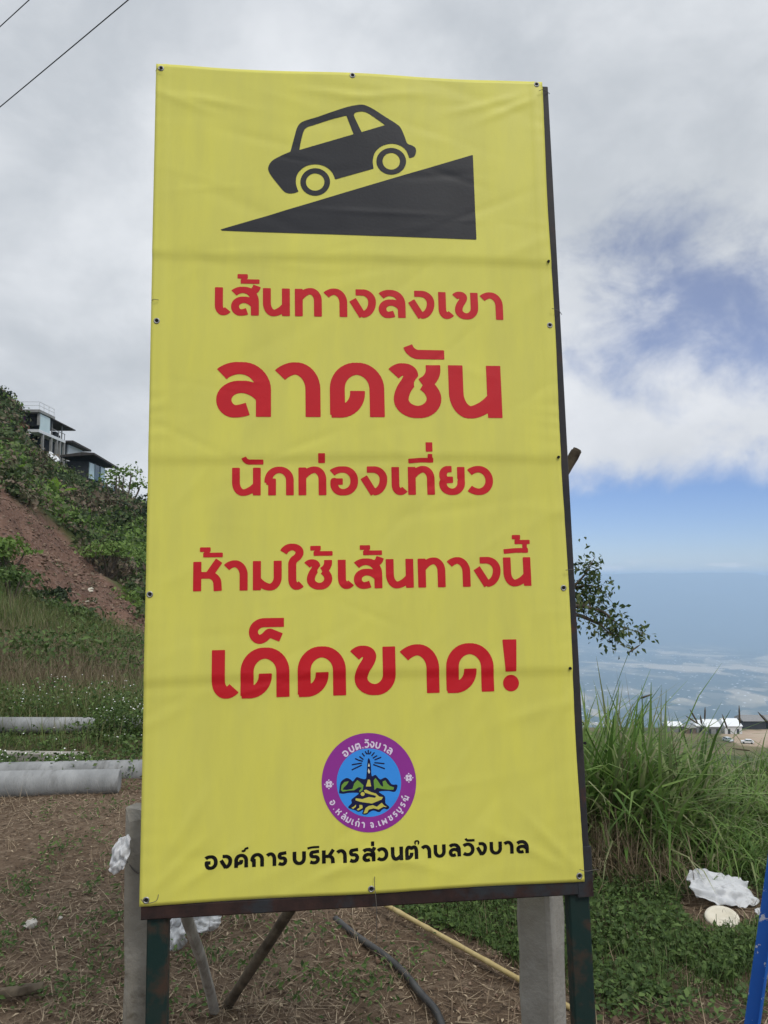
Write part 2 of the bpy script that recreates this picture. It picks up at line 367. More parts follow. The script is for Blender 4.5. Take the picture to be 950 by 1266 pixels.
def ground_h(x, y, noise=True):
    x = np.asarray(x, float); y = np.asarray(y, float)
    r = np.hypot(x, y); th = np.arctan2(x, y); tc_ = np.clip(th, -.86, .86)
    Y = np.clip(r*np.cos(tc_), .3, 45999); px = np.clip(475+951*np.tan(tc_), -700, 1700)
    fi = (px+700)/10; i = np.clip(fi.astype(int), 0, 239); fi = fi-i
    fj = (np.log(Y)-LYG[0])/(LYG[1]-LYG[0]); j = np.clip(fj.astype(int), 0, len(LYG)-2); fj = fj-j
    z = (TAB[i, j]*(1-fi)+TAB[i+1, j]*fi)*(1-fj)+(TAB[i, j+1]*(1-fi)+TAB[i+1, j+1]*fi)*fj
    back = np.clip((np.abs(th)-.95)/.6, 0, 1)
    zb = np.where(r < 60, 0, -np.clip((r-60)*.2, 0, 900))
    z = z*(1-back)+zb*back
    if noise:
        z = z+.035*fbm(x*1.3, y*1.3, 3)*np.clip(r/2, 0, 1)+.012*fbm(x*9, y*9, 3)*np.clip(12/r, 0, 1)
        hill = np.clip((r-14)/20, 0, 1)*np.clip((130-r)/30, 0, 1)
        z = z+hill*1.1*fbm(x/7, y/7, 4)+np.clip((r-20)/6, 0, 1)*np.clip((58-r)/8, 0, 1)*1.0*fbm(x/1.6+y/6, y/3.4-x/9, 4)
        m = np.clip((r-9500)/5000, 0, 1)
        z = z+m*(1-2*np.abs(fbm(x/3200+3, y/5200, 5)))*110-m*75
    return z
def poly_sdf(px, py, poly):
    """signed distance (negative inside), vectorised"""
    poly = np.asarray(poly, float); n = len(poly); d = np.full(np.shape(px), 1e18); ins = np.zeros(np.shape(px), bool)
    for i in range(n):
        ax, ay = poly[i]; bx, by = poly[(i+1) % n]; ex, ey = bx-ax, by-ay
        wx, wy = px-ax, py-ay
        t = np.clip((wx*ex+wy*ey)/(ex*ex+ey*ey+1e-30), 0, 1)
        d = np.minimum(d, (wx-ex*t)**2+(wy-ey*t)**2)
        c = ((ay > py) != (by > py))
        with np.errstate(divide='ignore', invalid='ignore'):
            ins ^= c & (px < ex*(py-ay)/(ey if ey else 1e-30)+ax)
    d = np.sqrt(d); return np.where(ins, -d, d)
SLIP = [(-40, 560), (0, 604), (60, 648), (100, 690), (135, 722), (182, 772), (200, 800), (182, 806), (140, 790), (105, 772), (75, 752), (40, 742), (20, 700), (-20, 690), (-60, 640)]
YARD = [(890, 905), (960, 902), (960, 922), (916, 921), (893, 912)]
def masks(x, y, z):
    u, v = project(x, np.maximum(y, .3), z); r = np.hypot(x, y)
    sl = poly_sdf(u, v, SLIP)-6+11*fbm(x/2.5, y/2.5, 4)
    slip = np.where((y > 24) & (y < 52), np.clip(.5-sl/8, 0, 1), 0)
    yd = poly_sdf(u, v, YARD)+4*fbm(x/8, y/8, 3)
    yard = np.where((y > 240) & (y < 345), np.clip(.5-yd/3, 0, 1), 0)
    return slip, yard
def build_terrain():
    th = np.concatenate([np.linspace(-math.pi, -.80, 40)[:-1], np.linspace(-.80, .80, 330), np.linspace(.80, math.pi, 40)[1:-1]])
    rr = np.concatenate([[.15], np.exp(np.linspace(math.log(.5), math.log(46000), 760))])
    T, RR = np.meshgrid(th, rr); X = RR*np.sin(T); Y = RR*np.cos(T); Z = ground_h(X, Y)
    slip, yard = masks(X, Y, Z)
    nt_, nr = len(th), len(rr)
    V = np.stack([X, Y, Z], -1).reshape(-1, 3)
    I = np.arange(nr*nt_).reshape(nr, nt_); Inext = np.roll(I, -1, 1)
    F = np.stack([I[:-1], I[1:], Inext[1:], Inext[:-1]], -1).reshape(-1, 4)
    F = F[:, ::-1]
    m = bpy.data.materials.new('terrain'); m.use_nodes = True
    nt = m.node_tree; N, L = nt.nodes, nt.links; b = N['Principled BSDF']; b.inputs['Roughness'].default_value = .95; b.inputs['Specular IOR Level'].default_value = .1
    tc = N.new('ShaderNodeTexCoord'); at = N.new('ShaderNodeVertexColor'); at.layer_name = 'soil_mask'
    sp = N.new('ShaderNodeSeparateColor'); L.new(at.outputs[0], sp.inputs[0])
    def noise(s, d=7, r=.6, dist=0):
        n = N.new('ShaderNodeTexNoise'); L.new(tc.outputs['Object'], n.inputs['Vector']); n.inputs['Scale'].default_value = s; n.inputs['Detail'].default_value = d; n.inputs['Roughness'].default_value = r; n.inputs['Distortion'].default_value = dist; return n.outputs['Fac']
    def rg(v, a, c):
        n = N.new('ShaderNodeMapRange'); L.new(v, n.inputs[0]); n.inputs[1].default_value = a; n.inputs[2].default_value = c; return n.outputs[0]
    def mix(f, a, c):
        n = N.new('ShaderNodeMix'); n.data_type = 'RGBA'; L.new(f, n.inputs[0])
        for i, v in ((6, a), (7, c)):
            if isinstance(v, tuple): n.inputs[i].default_value = (*v, 1)
            else: L.new(v, n.inputs[i])
        return n.outputs[2]
    soil = mix(rg(noise(1.2), .35, .65), (.125, .086, .057), (.20, .142, .098))
    soil = mix(rg(noise(14, 9), .5, .7), soil, (.27, .205, .145))
    soil = mix(rg(noise(35, 9), .52, .66), soil, (.07, .05, .036))
    green = mix(rg(noise(.9, 8), .35, .65), (.035, .055, .018), (.075, .085, .03))
    slipc = mix(rg(noise(.5, 8), .35, .65), (.10, .056, .040), (.175, .105, .076))
    slipc = mix(rg(noise(2.5, 8), .55, .68), slipc, (.055, .036, .028))
    slipc = mix(rg(noise(7, 9), .5, .7), slipc, (.22, .15, .12))
    yardc = mix(rg(noise(.08), .35, .65), (.36, .27, .20), (.42, .34, .26))
    mid = mix(rg(noise(.06, 8), .4, .6), (.07, .085, .035), (.16, .135, .075))
    # far plain: field patches, woods, specks of roofs
    vo = N.new('ShaderNodeTexVoronoi'); mp = N.new('ShaderNodeMapping'); L.new(tc.outputs['Object'], mp.inputs[0]); mp.inputs['Scale'].default_value = (.8, .62, 1)
    L.new(mp.outputs[0], vo.inputs['Vector']); vo.inputs['Scale'].default_value = .0062; vo.inputs['Randomness'].default_value = 1
    vs_ = N.new('ShaderNodeSeparateColor'); L.new(vo.outputs['Color'], vs_.inputs[0])
    pl = mix(rg(vs_.outputs[0], .3, .95), (.03, .05, .025), (.44, .37, .24))
    nz = N.new('ShaderNodeTexNoise'); L.new(mp.outputs[0], nz.inputs['Vector']); nz.inputs['Scale'].default_value = .0014; nz.inputs['Detail'].default_value = 6; nz.inputs['Roughness'].default_value = .65
    pl = mix(rg(nz.outputs['Fac'], .56, .44), pl, (.035, .055, .03))
    n2 = N.new('ShaderNodeTexNoise'); L.new(mp.outputs[0], n2.inputs['Vector']); n2.inputs['Scale'].default_value = .0011; n2.inputs['Detail'].default_value = 5; n2.inputs['Distortion'].default_value = .5
    brk = N.new('ShaderNodeMath'); brk.operation = 'MULTIPLY'; L.new(rg(n2.outputs['Fac'], .50, .56), brk.inputs[0]); L.new(rg(vs_.outputs[1], .35, .5), brk.inputs[1])
    pl = mix(brk.outputs[0], pl, (.50, .41, .27))
    v2 = N.new('ShaderNodeTexVoronoi'); L.new(mp.outputs[0], v2.inputs['Vector']); v2.inputs['Scale'].default_value = .024
    v3 = N.new('ShaderNodeSeparateColor'); L.new(v2.outputs['Color'], v3.inputs[0])
    dot = N.new('ShaderNodeMath'); dot.operation = 'MULTIPLY'; L.new(rg(v2.outputs['Distance'], .22, .16), dot.inputs[0]); L.new(rg(v3.outputs[1], .60, .66), dot.inputs[1])
    pl = mix(dot.outputs[0], pl, (1.0, 1.0, .98))
    # distance bands by place (radius on the ground)
    ln = N.new('ShaderNodeVectorMath'); ln.operation = 'LENGTH'; L.new(tc.outputs['Object'], ln.inputs[0]); rad = ln.outputs['Value']
    wob = N.new('ShaderNodeMath'); wob.operation = 'MULTIPLY_ADD'; L.new(noise(.35, 4), wob.inputs[0]); wob.inputs[1].default_value = 3.0; L.new(rad, wob.inputs[2])
    c = mix(rg(wob.outputs[0], 8.2, 10.5), soil, green)
    c = mix(rg(rad, 110, 160), c, mid)
    c = mix(sp.outputs[0], c, slipc); c = mix(sp.outputs[1], c, yardc)
    c = mix(rg(rad, 450, 1500), c, pl)
    c = mix(rg(rad, 9600, 11500), c, (.03, .05, .028))
    L.new(c, b.inputs['Base Color'])
    bn = N.new('ShaderNodeBump'); bn.inputs['Distance'].default_value = .05; L.new(noise(17, 10, .72), bn.inputs['Height'])
    st = N.new('ShaderNodeMapRange'); L.new(rad, st.inputs[0]); st.inputs[1].default_value = 60; st.inputs[2].default_value = 120; st.inputs[3].default_value = 1; st.inputs[4].default_value = 0
    L.new(st.outputs[0], bn.inputs['Strength']); L.new(bn.outputs[0], b.inputs['Normal'])
    o = mesh_obj('ground', V, F, m, smooth=True)
    ca = o.data.color_attributes.new('soil_mask', 'FLOAT_COLOR', 'POINT')
    cc = np.zeros((len(V), 4), np.float32); cc[:, 0] = slip.ravel(); cc[:, 1] = yard.ravel(); cc[:, 3] = 1
    ca.data.foreach_set('color', cc.ravel())
    tag(o, kind='structure')
    return float(V[:, 2].min()), float(V[:, 2].max())
ZMIN, ZMAX = build_terrain()
def gz(x, y): return float(ground_h(np.array([x]), np.array([y]))[0])
def GG(px, py):                             # pixel -> point on the near ground with relief
    p = G(px, py)
    for _ in range(3): p = G(px, py, gz(p.x, p.y))
    return p

# haze between the plot and the ranges
hz = MB().box((-60000, -50000, ZMIN-1), (60000, 52000, max(ZMAX, 30)+6))
hm = bpy.data.materials.new('haze'); hm.use_nodes = True; hm.node_tree.nodes.remove(hm.node_tree.nodes['Principled BSDF'])
pv = hm.node_tree.nodes.new('ShaderNodeVolumePrincipled'); hm.node_tree.links.new(pv.outputs[0], hm.node_tree.nodes['Material Output'].inputs['Volume'])
pv.inputs['Color'].default_value = (.57, .755, 1, 1); pv.inputs['Anisotropy'].default_value = -.2; pv.inputs['Density'].default_value = 1.4e-4
tag(hz.build('haze', hm), kind='stuff')

# ------------------------------------------------------------------ the sign board
f_ = 951.0
def solve_pose():
    c = [(195, 80.5), (671, 103), (722, 1089), (173, 1120)]; ob = [(0, 2), (1, 2), (1, 0), (0, 0)]
    A = []
    for (X, Y), (x, y) in zip(ob, c):
        A.append([X, Y, 1, 0, 0, 0, -x*X, -x*Y, -x]); A.append([0, 0, 0, X, Y, 1, -y*X, -y*Y, -y])
    H = np.linalg.svd(np.array(A))[2][-1].reshape(3, 3)
    K = np.array([[f_, 0, 475], [0, f_, 633], [0, 0, 1]]); Q = np.linalg.inv(K) @ H
    if Q[2, 2] < 0: Q = -Q
    a, b, t = Q.T; s = 1.2/np.linalg.norm(a)
    return a*s/1.2, b*s/1.2, t*s, np.linalg.inv(H)
_a, _b, _t, HINV = solve_pose()
def c2w(v): return Vector((v[0], v[2]*CP+v[1]*SP, v[2]*SP-v[1]*CP))
EX = c2w(_a).normalized(); EY = c2w(_b); EY = (EY-EX*EY.dot(EX)).normalized(); EN = EX.cross(EY)   # EN towards the camera
SO = Vector((0, 0, EYE))+c2w(_t)
if EN.y > 0: EN = -EN
KB = float(np.linalg.norm(_b)/np.linalg.norm(_a)); W_, H_ = 1.2, 2.4*KB
def ST(px, py):
    q = HINV @ np.array([px, py, 1.0]); return q[0]/q[2]*1.2, q[1]/q[2]*1.2*KB
def SW(s, t, n=0.0): return SO+EX*s+EY*t+EN*n

sign = empty('warning_sign', Vector((SO.x+.6, SO.y+.05, 0)), 'tall yellow warning sign with red writing and a car pictogram on a steel frame', 'sign')
SB = parent_world(sign)
# wrinkles of the vinyl
_w = []
rw = np.random.default_rng(21)
for k in range(130):
    s0, t0 = rw.uniform(0, 1.2), rw.uniform(0, 2.4); an = rw.normal(R(35), R(28)); 
    if t0 > 1.75: an = rw.normal(0, R(14))
    _w.append((s0, t0, an, rw.uniform(.06, .24), rw.uniform(.006, .02), rw.choice([-1, 1])*rw.uniform(.0003, .0012)))
for (s0, t0, an) in [(.06, 2.3, -.35), (.16, 2.3, -.15), (1.1, 2.32, .45), (1.02, 2.33, .3), (.1, .1, .75), (.17, .08, .55), (.12, .2, 1.0), (1.12, .1, -.8), (1.05, .09, -.5), (.62, .07, .1), (.55, .08, .4), (.7, .08, -.3),(.55,2.34,-.1),(.68,2.34,.12)]:
    _w.append((s0, t0, an, .11, .011, .0022))
def disp(s, t):
    d = np.zeros(np.broadcast(s, t).shape)
    for s0, t0, an, L_, w, A in _w:
        ca, sa = math.cos(an), math.sin(an); u = (s-s0)*ca+(t-t0)*sa; v = -(s-s0)*sa+(t-t0)*ca
        d = d+A*np.exp(-(u/L_)**2-(v/w)**2)
    for tp, A in ((ST(440, 322)[1], .0042), (ST(440, 568)[1], .0038), (ST(440, 835)[1], .0042)):     # folds from packing
        tt = tp+.004*np.sin(s*5+tp*9)
        q = np.clip((t-tt)/.034+.5, 0, 1); step = q*q*(3-2*q)
        d = d+A*(step*np.exp(-np.clip(t-tt, 0, 9)/.14)-.0)
    d = d+.003*fbm(s*3.1+5, t*2.3, 3)
    edge = np.minimum(s, 1.2-s)
    d = d+.0012*np.exp(-((edge-.03)/.004)**2)                         # hem seam
    d = d+.0007*np.exp(-np.clip(edge, 0, 9)/.05)*np.sin(t*150+6*fbm(t*7+s*3, s*2, 2))*(.5+fbm(t*3+2, s*0+1, 2))
    d = d+.004*np.sin(np.pi*np.clip(s/1.2, 0, 1))*np.sin(np.pi*np.clip(t/2.4, 0, 1))
    return d
def hemline(s, t):                          # edges sag a little between the eyelets
    ds = -.004*np.sin(np.pi*np.clip(t/2.4, 0, 1)*3)**2*np.clip((s-1.05)/.15, 0, 1)
    dt = -.005*np.sin(np.pi*np.clip(s/1.2, 0, 1)*2)**2*np.clip((t-2.25)/.15, 0, 1)+.003*np.sin(np.pi*s/1.2*2)**2*np.clip((.15-t)/.15, 0, 1)
    return s+ds, t+dt
_o = np.array(SO-SB); _ex = np.array(EX); _ey = np.array(EY); _en = np.array(EN)
def on_banner(s, t, off):
    n = disp(s, t)+off+.006
    s, t = hemline(s, t)
    return _o+s[..., None]*_ex+t[..., None]*_ey+n[..., None]*_en
def build_banner():
    ns, nt_ = 121, 241
    S, T = np.meshgrid(np.linspace(0, W_, ns), np.linspace(0, H_, nt_))
    V = on_banner(S, T, 0.0).reshape(-1, 3); I = np.arange(ns*nt_).reshape(nt_, ns)
    F = np.stack([I[:-1, :-1], I[:-1, 1:], I[1:, 1:], I[1:, :-1]], -1).reshape(-1, 4)
    o = mesh_obj('banner', V, F, MT['vinyl'], sign, smooth=True)
    so = o.modifiers.new('thick', 'SOLIDIFY'); so.thickness = .0008; so.offset = -1
    return o
banner = build_banner()

def march(s0, s1, t0, t1, h, fn):
    """flat shape fn<0 meshed on a grid in the banner plane"""
    ns = int((s1-s0)/h)+2; nt_ = int((t1-t0)/h)+2
    S, T = np.meshgrid(s0+h*np.arange(ns), t0+h*np.arange(nt_)); D = fn(S, T)
    D = np.where(np.abs(D) < 1e-7, 1e-7, D)
    vid = {}; V = []; F = []
    ins = D < 0
    act = ins[:-1, :-1] | ins[1:, :-1] | ins[:-1, 1:] | ins[1:, 1:]
    def pv_(j, i):
        k = (j, i)
        if k not in vid: vid[k] = len(V); V.append((S[j, i], T[j, i]))
        return vid[k]
    def ev(j, i, j2, i2):
        k = (min((j, i), (j2, i2)), max((j, i), (j2, i2)))
        if k not in vid:
            (ja, ia), (jb, ib) = k; da, db = D[ja, ia], D[jb, ib]; q = min(max(da/(da-db), .02), .98)
            vid[k] = len(V); V.append((S[ja, ia]+(S[jb, ib]-S[ja, ia])*q, T[ja, ia]+(T[jb, ib]-T[ja, ia])*q))
        return vid[k]
    for j, i in zip(*np.nonzero(act)):
        c = ((j, i), (j, i+1), (j+1, i+1), (j+1, i)); f = []
        for k in range(4):
            a, b = c[k], c[(k+1) % 4]
            if ins[a]: f.append(pv_(*a))
            if ins[a] != ins[b]: f.append(ev(*a, *b))
        if len(f) >= 3: F.append(f)
    return np.array(V), F
def printed(name, layers, label=None):
    """layers: (verts_st, faces, material, offset)"""
    VV = []; FF = []; mi = []; mats = []
    for V, F, m, off in layers:
        if not len(F): continue
        b = sum(len(v) for v in VV); VV.append(on_banner(V[:, 0], V[:, 1], off)); FF += [[i+b for i in f] for f in F]
        if m not in mats: mats.append(m)
        mi += [mats.index(m)]*len(F)
    o = mesh_obj(name, np.concatenate(VV).tolist(), FF, mats, banner, smooth=True, midx=mi)
    if label: o['label'] = label
    return o
# ---- lettering: strokes of a round heavy Thai face, unit = consonant height
def rpath(pts):
    """rounded polyline; entries (x,y) or (x,y,r)"""
    out = [(pts[0][0], pts[0][1])]
    for i in range(1, len(pts)-1):
        p = np.array(pts[i][:2]); r = pts[i][2] if len(pts[i]) > 2 else 0
        a = np.array(pts[i-1][:2]); b = np.array(pts[i+1][:2]); da, db = a-p, b-p; la, lb = np.hypot(*da), np.hypot(*db)
        rp = pts[i-1][2] if i > 1 and len(pts[i-1]) > 2 else 0; rn = pts[i+1][2] if i < len(pts)-2 and len(pts[i+1]) > 2 else 0
        ra = min(r, la*.98)*min(1, la*.99/(r+rp+1e-9) if r+rp > la else 1); rb = min(r, lb*.98)*min(1, lb*.99/(r+rn+1e-9) if r+rn > lb else 1)
        if r+rp > la: ra = la*.99*r/(r+rp)
        if r+rn > lb: rb = lb*.99*r/(r+rn)
        if r <= 0: out.append(tuple(p)); continue
        A = p+da/la*ra; B = p+db/lb*rb; c1 = p+da/la*ra*.45; c2 = p+db/lb*rb*.45
        for k in range(0, 11):
            t = k/10; out.append(tuple((1-t)**3*A+3*(1-t)**2*t*c1+3*(1-t)*t*t*c2+t**3*B))
    out.append((pts[-1][0], pts[-1][1]))
    q = [out[0]]
    for p in out[1:]:
        if math.hypot(p[0]-q[-1][0], p[1]-q[-1][1]) > 1e-4: q.append(p)
    return q
LO = [(.09, .775), (.22, .89, .16), (.85, .89, .4), (.85, 0)]
HOOK = [(.05, .80), (.13, .885, .1), (.36, .885, .2), (.36, .70, .14), (.175, .46, .16), (.175, .1, .29)]
GL = {  # glyph: (width, strokes)
 'e': (.48, [[(.13, .97), (.13, .11, .24), (.36, .11, .1), (.44, .20)]]),
 'lo': (.985, [LO, [(.85, .34), (.72, .545, .24), (.13, .545, .3), (.13, .10, .27), (.42, .10, .1), (.565, .145)]]),
 'so': (.985, [LO, [(.85, .34), (.72, .545, .24), (.13, .545, .3), (.13, .10, .27), (.42, .10, .1), (.565, .145)], [(.70, .83), (.86, .86, .1), (.93, 1.04)]]),
 'aa': (.81, [[(.07, .765), (.2, .89, .17), (.67, .89, .38), (.67, 0)]]),
 'do': (.99, [[(.13, .04), (.13, .89, .37), (.857, .89, .37), (.857, 0)], [(.02, .10), (.5, .10, .34), (.5, .48)]]),
 'to': (.99, [[(.13, .04), (.13, .89, .3), (.36, .89, .1), (.5, .79, .06), (.62, .89, .1), (.857, .89, .3), (.857, 0)], [(.02, .10), (.5, .10, .34), (.5, .48)]]),
 'kho': (.99, [[(.13, .0), (.13, .89, .37), (.857, .89, .37), (.857, 0)], [(.13, .2), (.30, .33, .1), (.5, .33, .1), (.5, .56)]]),
 'cho': (.89, [HOOK+[(.765, .1, .29), (.765, .5, .17), (.58, .615)], [(.765, .97), (.765, .74, .14), (.56, .605)]]),
 'no': (.94, [[(.13, .97), (.13, .1, .36), (.55, .1, .25), (.80, .34)], [(.82, .97), (.82, 0)]]),
 'bo': (.95, [[(.13, .97), (.13, .1, .36), (.82, .1, .36), (.82, .97)]]),
 'khai': (.88, [HOOK+[(.75, .1, .3), (.75, .97)]]),
 'tho': (.95, [[(.13, .97), (.13, 0)], [(.16, .66), (.38, .89, .2), (.82, .89, .33), (.82, 0)]]),
 'ngo': (.90, [[(.2, .885), (.77, .885, .34), (.77, .10, .46), (.42, .10)], [(.09, .62), (.44, .04)]]),
 'o': (.96, [[(.06, .77), (.2, .89, .17), (.83, .89, .37), (.83, .1, .37), (.13, .1, .28), (.13, .47), (.43, .47)]]),
 'ko': (1.0, [[(.11, .44), (.11, .89, .38), (.86, .89, .36), (.86, 0)], [(.24, 0), (.24, .55)], [(.04, .475), (.37, .475)]]),
 'ho': (.95, [[(.13, .97), (.13, 0)], [(.13, .52), (.52, .52)], [(.85, 1.0), (.50, .50)], [(.38, .52), (.78, .52, .26), (.81, 0)]]),
 'mo': (.96, [[(.13, .97), (.13, 0)], [(.15, .34), (.36, .1, .25), (.83, .1, .33), (.83, .97)]]),
 'ai': (.73, [[(.06, 1.24), (.18, 1.42, .16), (.62, 1.42, .26), (.62, 1.12, .16), (.36, .96, .12), (.36, .11, .24), (.58, .11, .1), (.67, .19)]]),
 'yo': (.92, [[(.46, .89), (.14, .89, .2), (.14, .52, .15), (.50, .52)], [(.48, .52), (.13, .50, .13), (.13, .1, .32), (.79, .1, .32), (.79, .97)]]),
 'wo': (.88, [[(.06, .77), (.2, .89, .17), (.75, .89, .4), (.75, .1, .4), (.2, .1, .17), (.05, .22)]]),
 'ro': (.72, [[(.68, .93), (.12, .86, .12), (.12, .56, .14), (.60, .54, .2), (.60, .1, .26), (.22, .1, .1), (.06, .18)]]),
 'pho': (1.1, [[(.13, .97), (.13, .1), (.52, .62), (.92, .1), (.92, .97)]]),
 'jo': (.82, [[(.07, .78), (.2, .89, .17), (.68, .89, .38), (.68, 0.05)], [(.68, .1), (.3, .1, .1), (.3, .45), (.1, .52)]]),
 'nno': (1.2, [[(.1, .35), (.1, .89, .3), (.5, .89, .3), (.5, .1)], [(.5, .9), (.5, .1), (.75, .25), (1.05, .1), (1.05, .95)]]),
 'dot': (.3, [[(.06, .1), (.24, .1)]]),
 # marks, placed on their own
 'maitho': (.79, [[(0, 1.37), (.37, 1.37)], [(.115, 1.19), (.79, 1.19)], [(.29, 1.42), (.20, 1.14)]]),
 'maitho_hi': (.79, [[(0, 1.66), (.37, 1.66)], [(.115, 1.49), (.79, 1.49)], [(.29, 1.71), (.20, 1.44)]]),
 'mhan': (.77, [[(.10, 1.325), (.165, 1.165, .13), (.77, 1.165)]]),
 'mek': (.25, [[(.125, 1.12), (.125, 1.46)]]),
 'mek_hi': (.25, [[(.125, 1.50), (.125, 1.83)]]),
 'ii': (.92, [[(0, 1.17), (.46, 1.205), (.92, 1.205)], [(.80, 1.12), (.80, 1.42)]]),
 'i': (.85, [[(0, 1.16), (.3, 1.24, .2), (.85, 1.24)]]),
 'taikhu': (.72, [[(.72, 1.507), (.10, 1.507, .22), (.10, 1.17, .18), (.29, 1.17, .08), (.42, 1.30, .03), (.66, 1.20)]]),
 'karan': (.5, [[(.02, 1.2), (.25, 1.2, .1), (.25, 1.36, .1), (.5, 1.42)]]),
 'nikhahit': (.36, [[(.18, 1.09), (.05, 1.09, .1), (.05, 1.33, .1), (.31, 1.33, .1), (.31, 1.09, .1), (.17, 1.09)]]),
 'uu': (.5, [[(.1, -.12), (.1, -.32, .1), (.4, -.32, .1), (.4, -.12)]]),
}
MARKW = dict(maitho=.155, maitho_hi=.145, mhan=.175, mek=.235, mek_hi=.235, ii=.16, i=.15, taikhu=.185, karan=.15, nikhahit=.12, uu=.14, dot=.2)
def stroke_sdf(D, S, T, pts, wv, wh):
    pts = np.array(pts); n = len(pts); wm = max(wv, wh)
    lo = pts.min(0)-wm*1.2; hi = pts.max(0)+wm*1.2
    js = np.nonzero((T[:, 0] >= lo[1]) & (T[:, 0] <= hi[1]))[0]; is_ = np.nonzero((S[0] >= lo[0]) & (S[0] <= hi[0]))[0]
    if not len(js) or not len(is_): return
    sl = (slice(js[0], js[-1]+1), slice(is_[0], is_[-1]+1)); s, t = S[sl], T[sl]
    d = np.full(s.shape, 9.0)
    for i in range(n-1):
        a, b = pts[i], pts[i+1]; e = b-a; l = np.hypot(*e)
        q = np.clip(((s-a[0])*e[0]+(t-a[1])*e[1])/(l*l), 0, 1)
        w = wh+(wv-wh)*abs(e[1])/l
        d = np.minimum(d, np.hypot(s-a[0]-e[0]*q, t-a[1]-e[1]*q)-w/2)
    for a, b in ((pts[0], pts[1]), (pts[-1], pts[-2])):
        e = (a-b)/np.hypot(*(a-b)); pl = (s-a[0])*e[0]+(t-a[1])*e[1]
        near = np.hypot(s-a[0], t-a[1]) < wm*.62
        d = np.where(near, np.maximum(d, pl), d)
    D[sl] = np.minimum(D[sl], d)
def glyph_strokes(g, s0, t0, hx, hy, tilt=0.0):
    """strokes of a glyph with its lower left corner at (s0,t0)"""
    return [[(s0+x*hx-y*tilt*0, t0+y*hy+x*hx*tilt) for x, y in rpath(st)] for st in GL[g][1]]
def text_line(name, items, base, height, m, wv=.265, wh=.222, grid=.002, label=None, extra=None):
    """items: (glyph, px left, px right); base/height: functions of px giving baseline row and glyph height in rows"""
    strokes = []
    for g, x0, x1 in items:
        xm = (x0+x1)/2; by = base(xm); hp = height(xm)
        a = ST(x0, base(x0)); b = ST(x1, base(x1)); top = ST(xm, by-hp); bot = ST(xm, by)
        hy = top[1]-bot[1]; wid = b[0]-a[0]; gw = GL[g][0]; hx = wid/gw; tilt = (b[1]-a[1])/max(wid, 1e-6)
        k = hy
        w1, w2 = (MARKW[g]*wv/.265,)*2 if g in MARKW else (wv, wh)
        for st in glyph_strokes(g, a[0], a[1], hx, hy, tilt): strokes.append((st, w1*k, w2*k))
    allp = np.array([p for s in strokes for p in s[0]]); lo = allp.min(0)-.03; hi = allp.max(0)+.03
    def fn(S, T):
        D = np.full(S.shape, 9.0)
        for st, a, b in strokes: stroke_sdf(D, S, T, st, a, b)
        if extra is not None: D = np.minimum(D, extra(S, T))
        return D
    if extra is not None: hi[0] += .06
    V, F = march(lo[0], hi[0], lo[1], hi[1], grid, fn)
    return printed(name, [(V, F, m, .0008)], label)
lin = lambda x0, y0, x1, y1: (lambda x: y0+(y1-y0)*(x-x0)/(x1-x0))
RED = MT['red_ink']
text_line('lettering', [('e', 267.3, 284.3), ('so', 287.5, 321), ('maitho', 294.8, 322.2), ('no', 326.8, 358.8), ('tho', 366.2, 398.6), ('aa', 402, 430.5), ('ngo', 433.8, 465.7), ('lo', 469.5, 502), ('ngo', 506.3, 538), ('e', 543.2, 560), ('khai', 562, 591.8), ('aa', 595, 623)],
          lin(300, 391.2, 610, 396.4), lin(300, 35.2, 610, 33.6), RED, label='first red line of Thai writing')
text_line('lettering', [('lo', 269, 336), ('aa', 342.6, 397.5), ('do', 409.4, 476), ('cho', 484.8, 546), ('mhan', 500, 552), ('no', 556.2, 620.4)],
          lin(300, 516.3, 600, 517.8), lin(300, 67.5, 600, 66.5), RED, label='largest red word, second line')
text_line('lettering', [('no', 287.9, 323.1), ('mhan', 298.8, 326.8), ('ko', 328.9, 364.3), ('tho', 370.1, 404.2), ('mek', 394.4, 403.2), ('o', 409.5, 443.3), ('ngo', 447.3, 479.5), ('e', 484.8, 502.5), ('tho', 505.4, 537.6), ('ii', 506, 536.9), ('mek_hi', 527.9, 536.1), ('yo', 543.6, 575.1), ('wo', 579.2, 610)],
          lin(305, 613.2, 590, 612.2), lambda x: 35.3, RED, label='third red line of Thai writing')
text_line('lettering', [('ho', 240, 275.6), ('maitho', 247.8, 276.3), ('aa', 278.6, 307.1), ('mo', 313.8, 349), ('ai', 349.3, 375.4), ('cho', 378.7, 411.1), ('maitho', 384.7, 412.3), ('e', 418.7, 436.1), ('so', 438.4, 473), ('maitho', 446, 473.4), ('no', 478, 511.2), ('tho', 517.5, 550.7), ('aa', 553.8, 581.8), ('ngo', 586.5, 619.2), ('no', 622.8, 656.4), ('ii', 624, 654.5), ('maitho_hi', 634.9, 657.2)],
          lambda x: 731.0+(x-255)*(724.5-731.0)/390, lin(255, 37.4, 650, 36.4), RED, label='fourth red line of Thai writing')
def exclam(S, T):
    def q(x, y): return ST(x, y)
    body = poly_sdf(S, T, [q(620.6, 790.5), q(637.8, 790.2), q(637.8, 829.6), q(624.6, 830)])
    c = q(631.6, 844.2); r = q(641.4, 844.2)[0]-c[0]
    return np.minimum(body, np.hypot(S-c[0], T-c[1])-r)
text_line('lettering', [('e', 262.6, 292.7), ('do', 298.4, 358.6), ('taikhu', 307.9, 352.1), ('do', 369, 428.3), ('khai', 436.3, 489.8), ('aa', 496.3, 544), ('do', 552.3, 611)],
          lin(275, 863.2, 605, 854.6), lin(300, 61.5, 605, 60), RED, extra=exclam, label='fifth red line with exclamation mark')
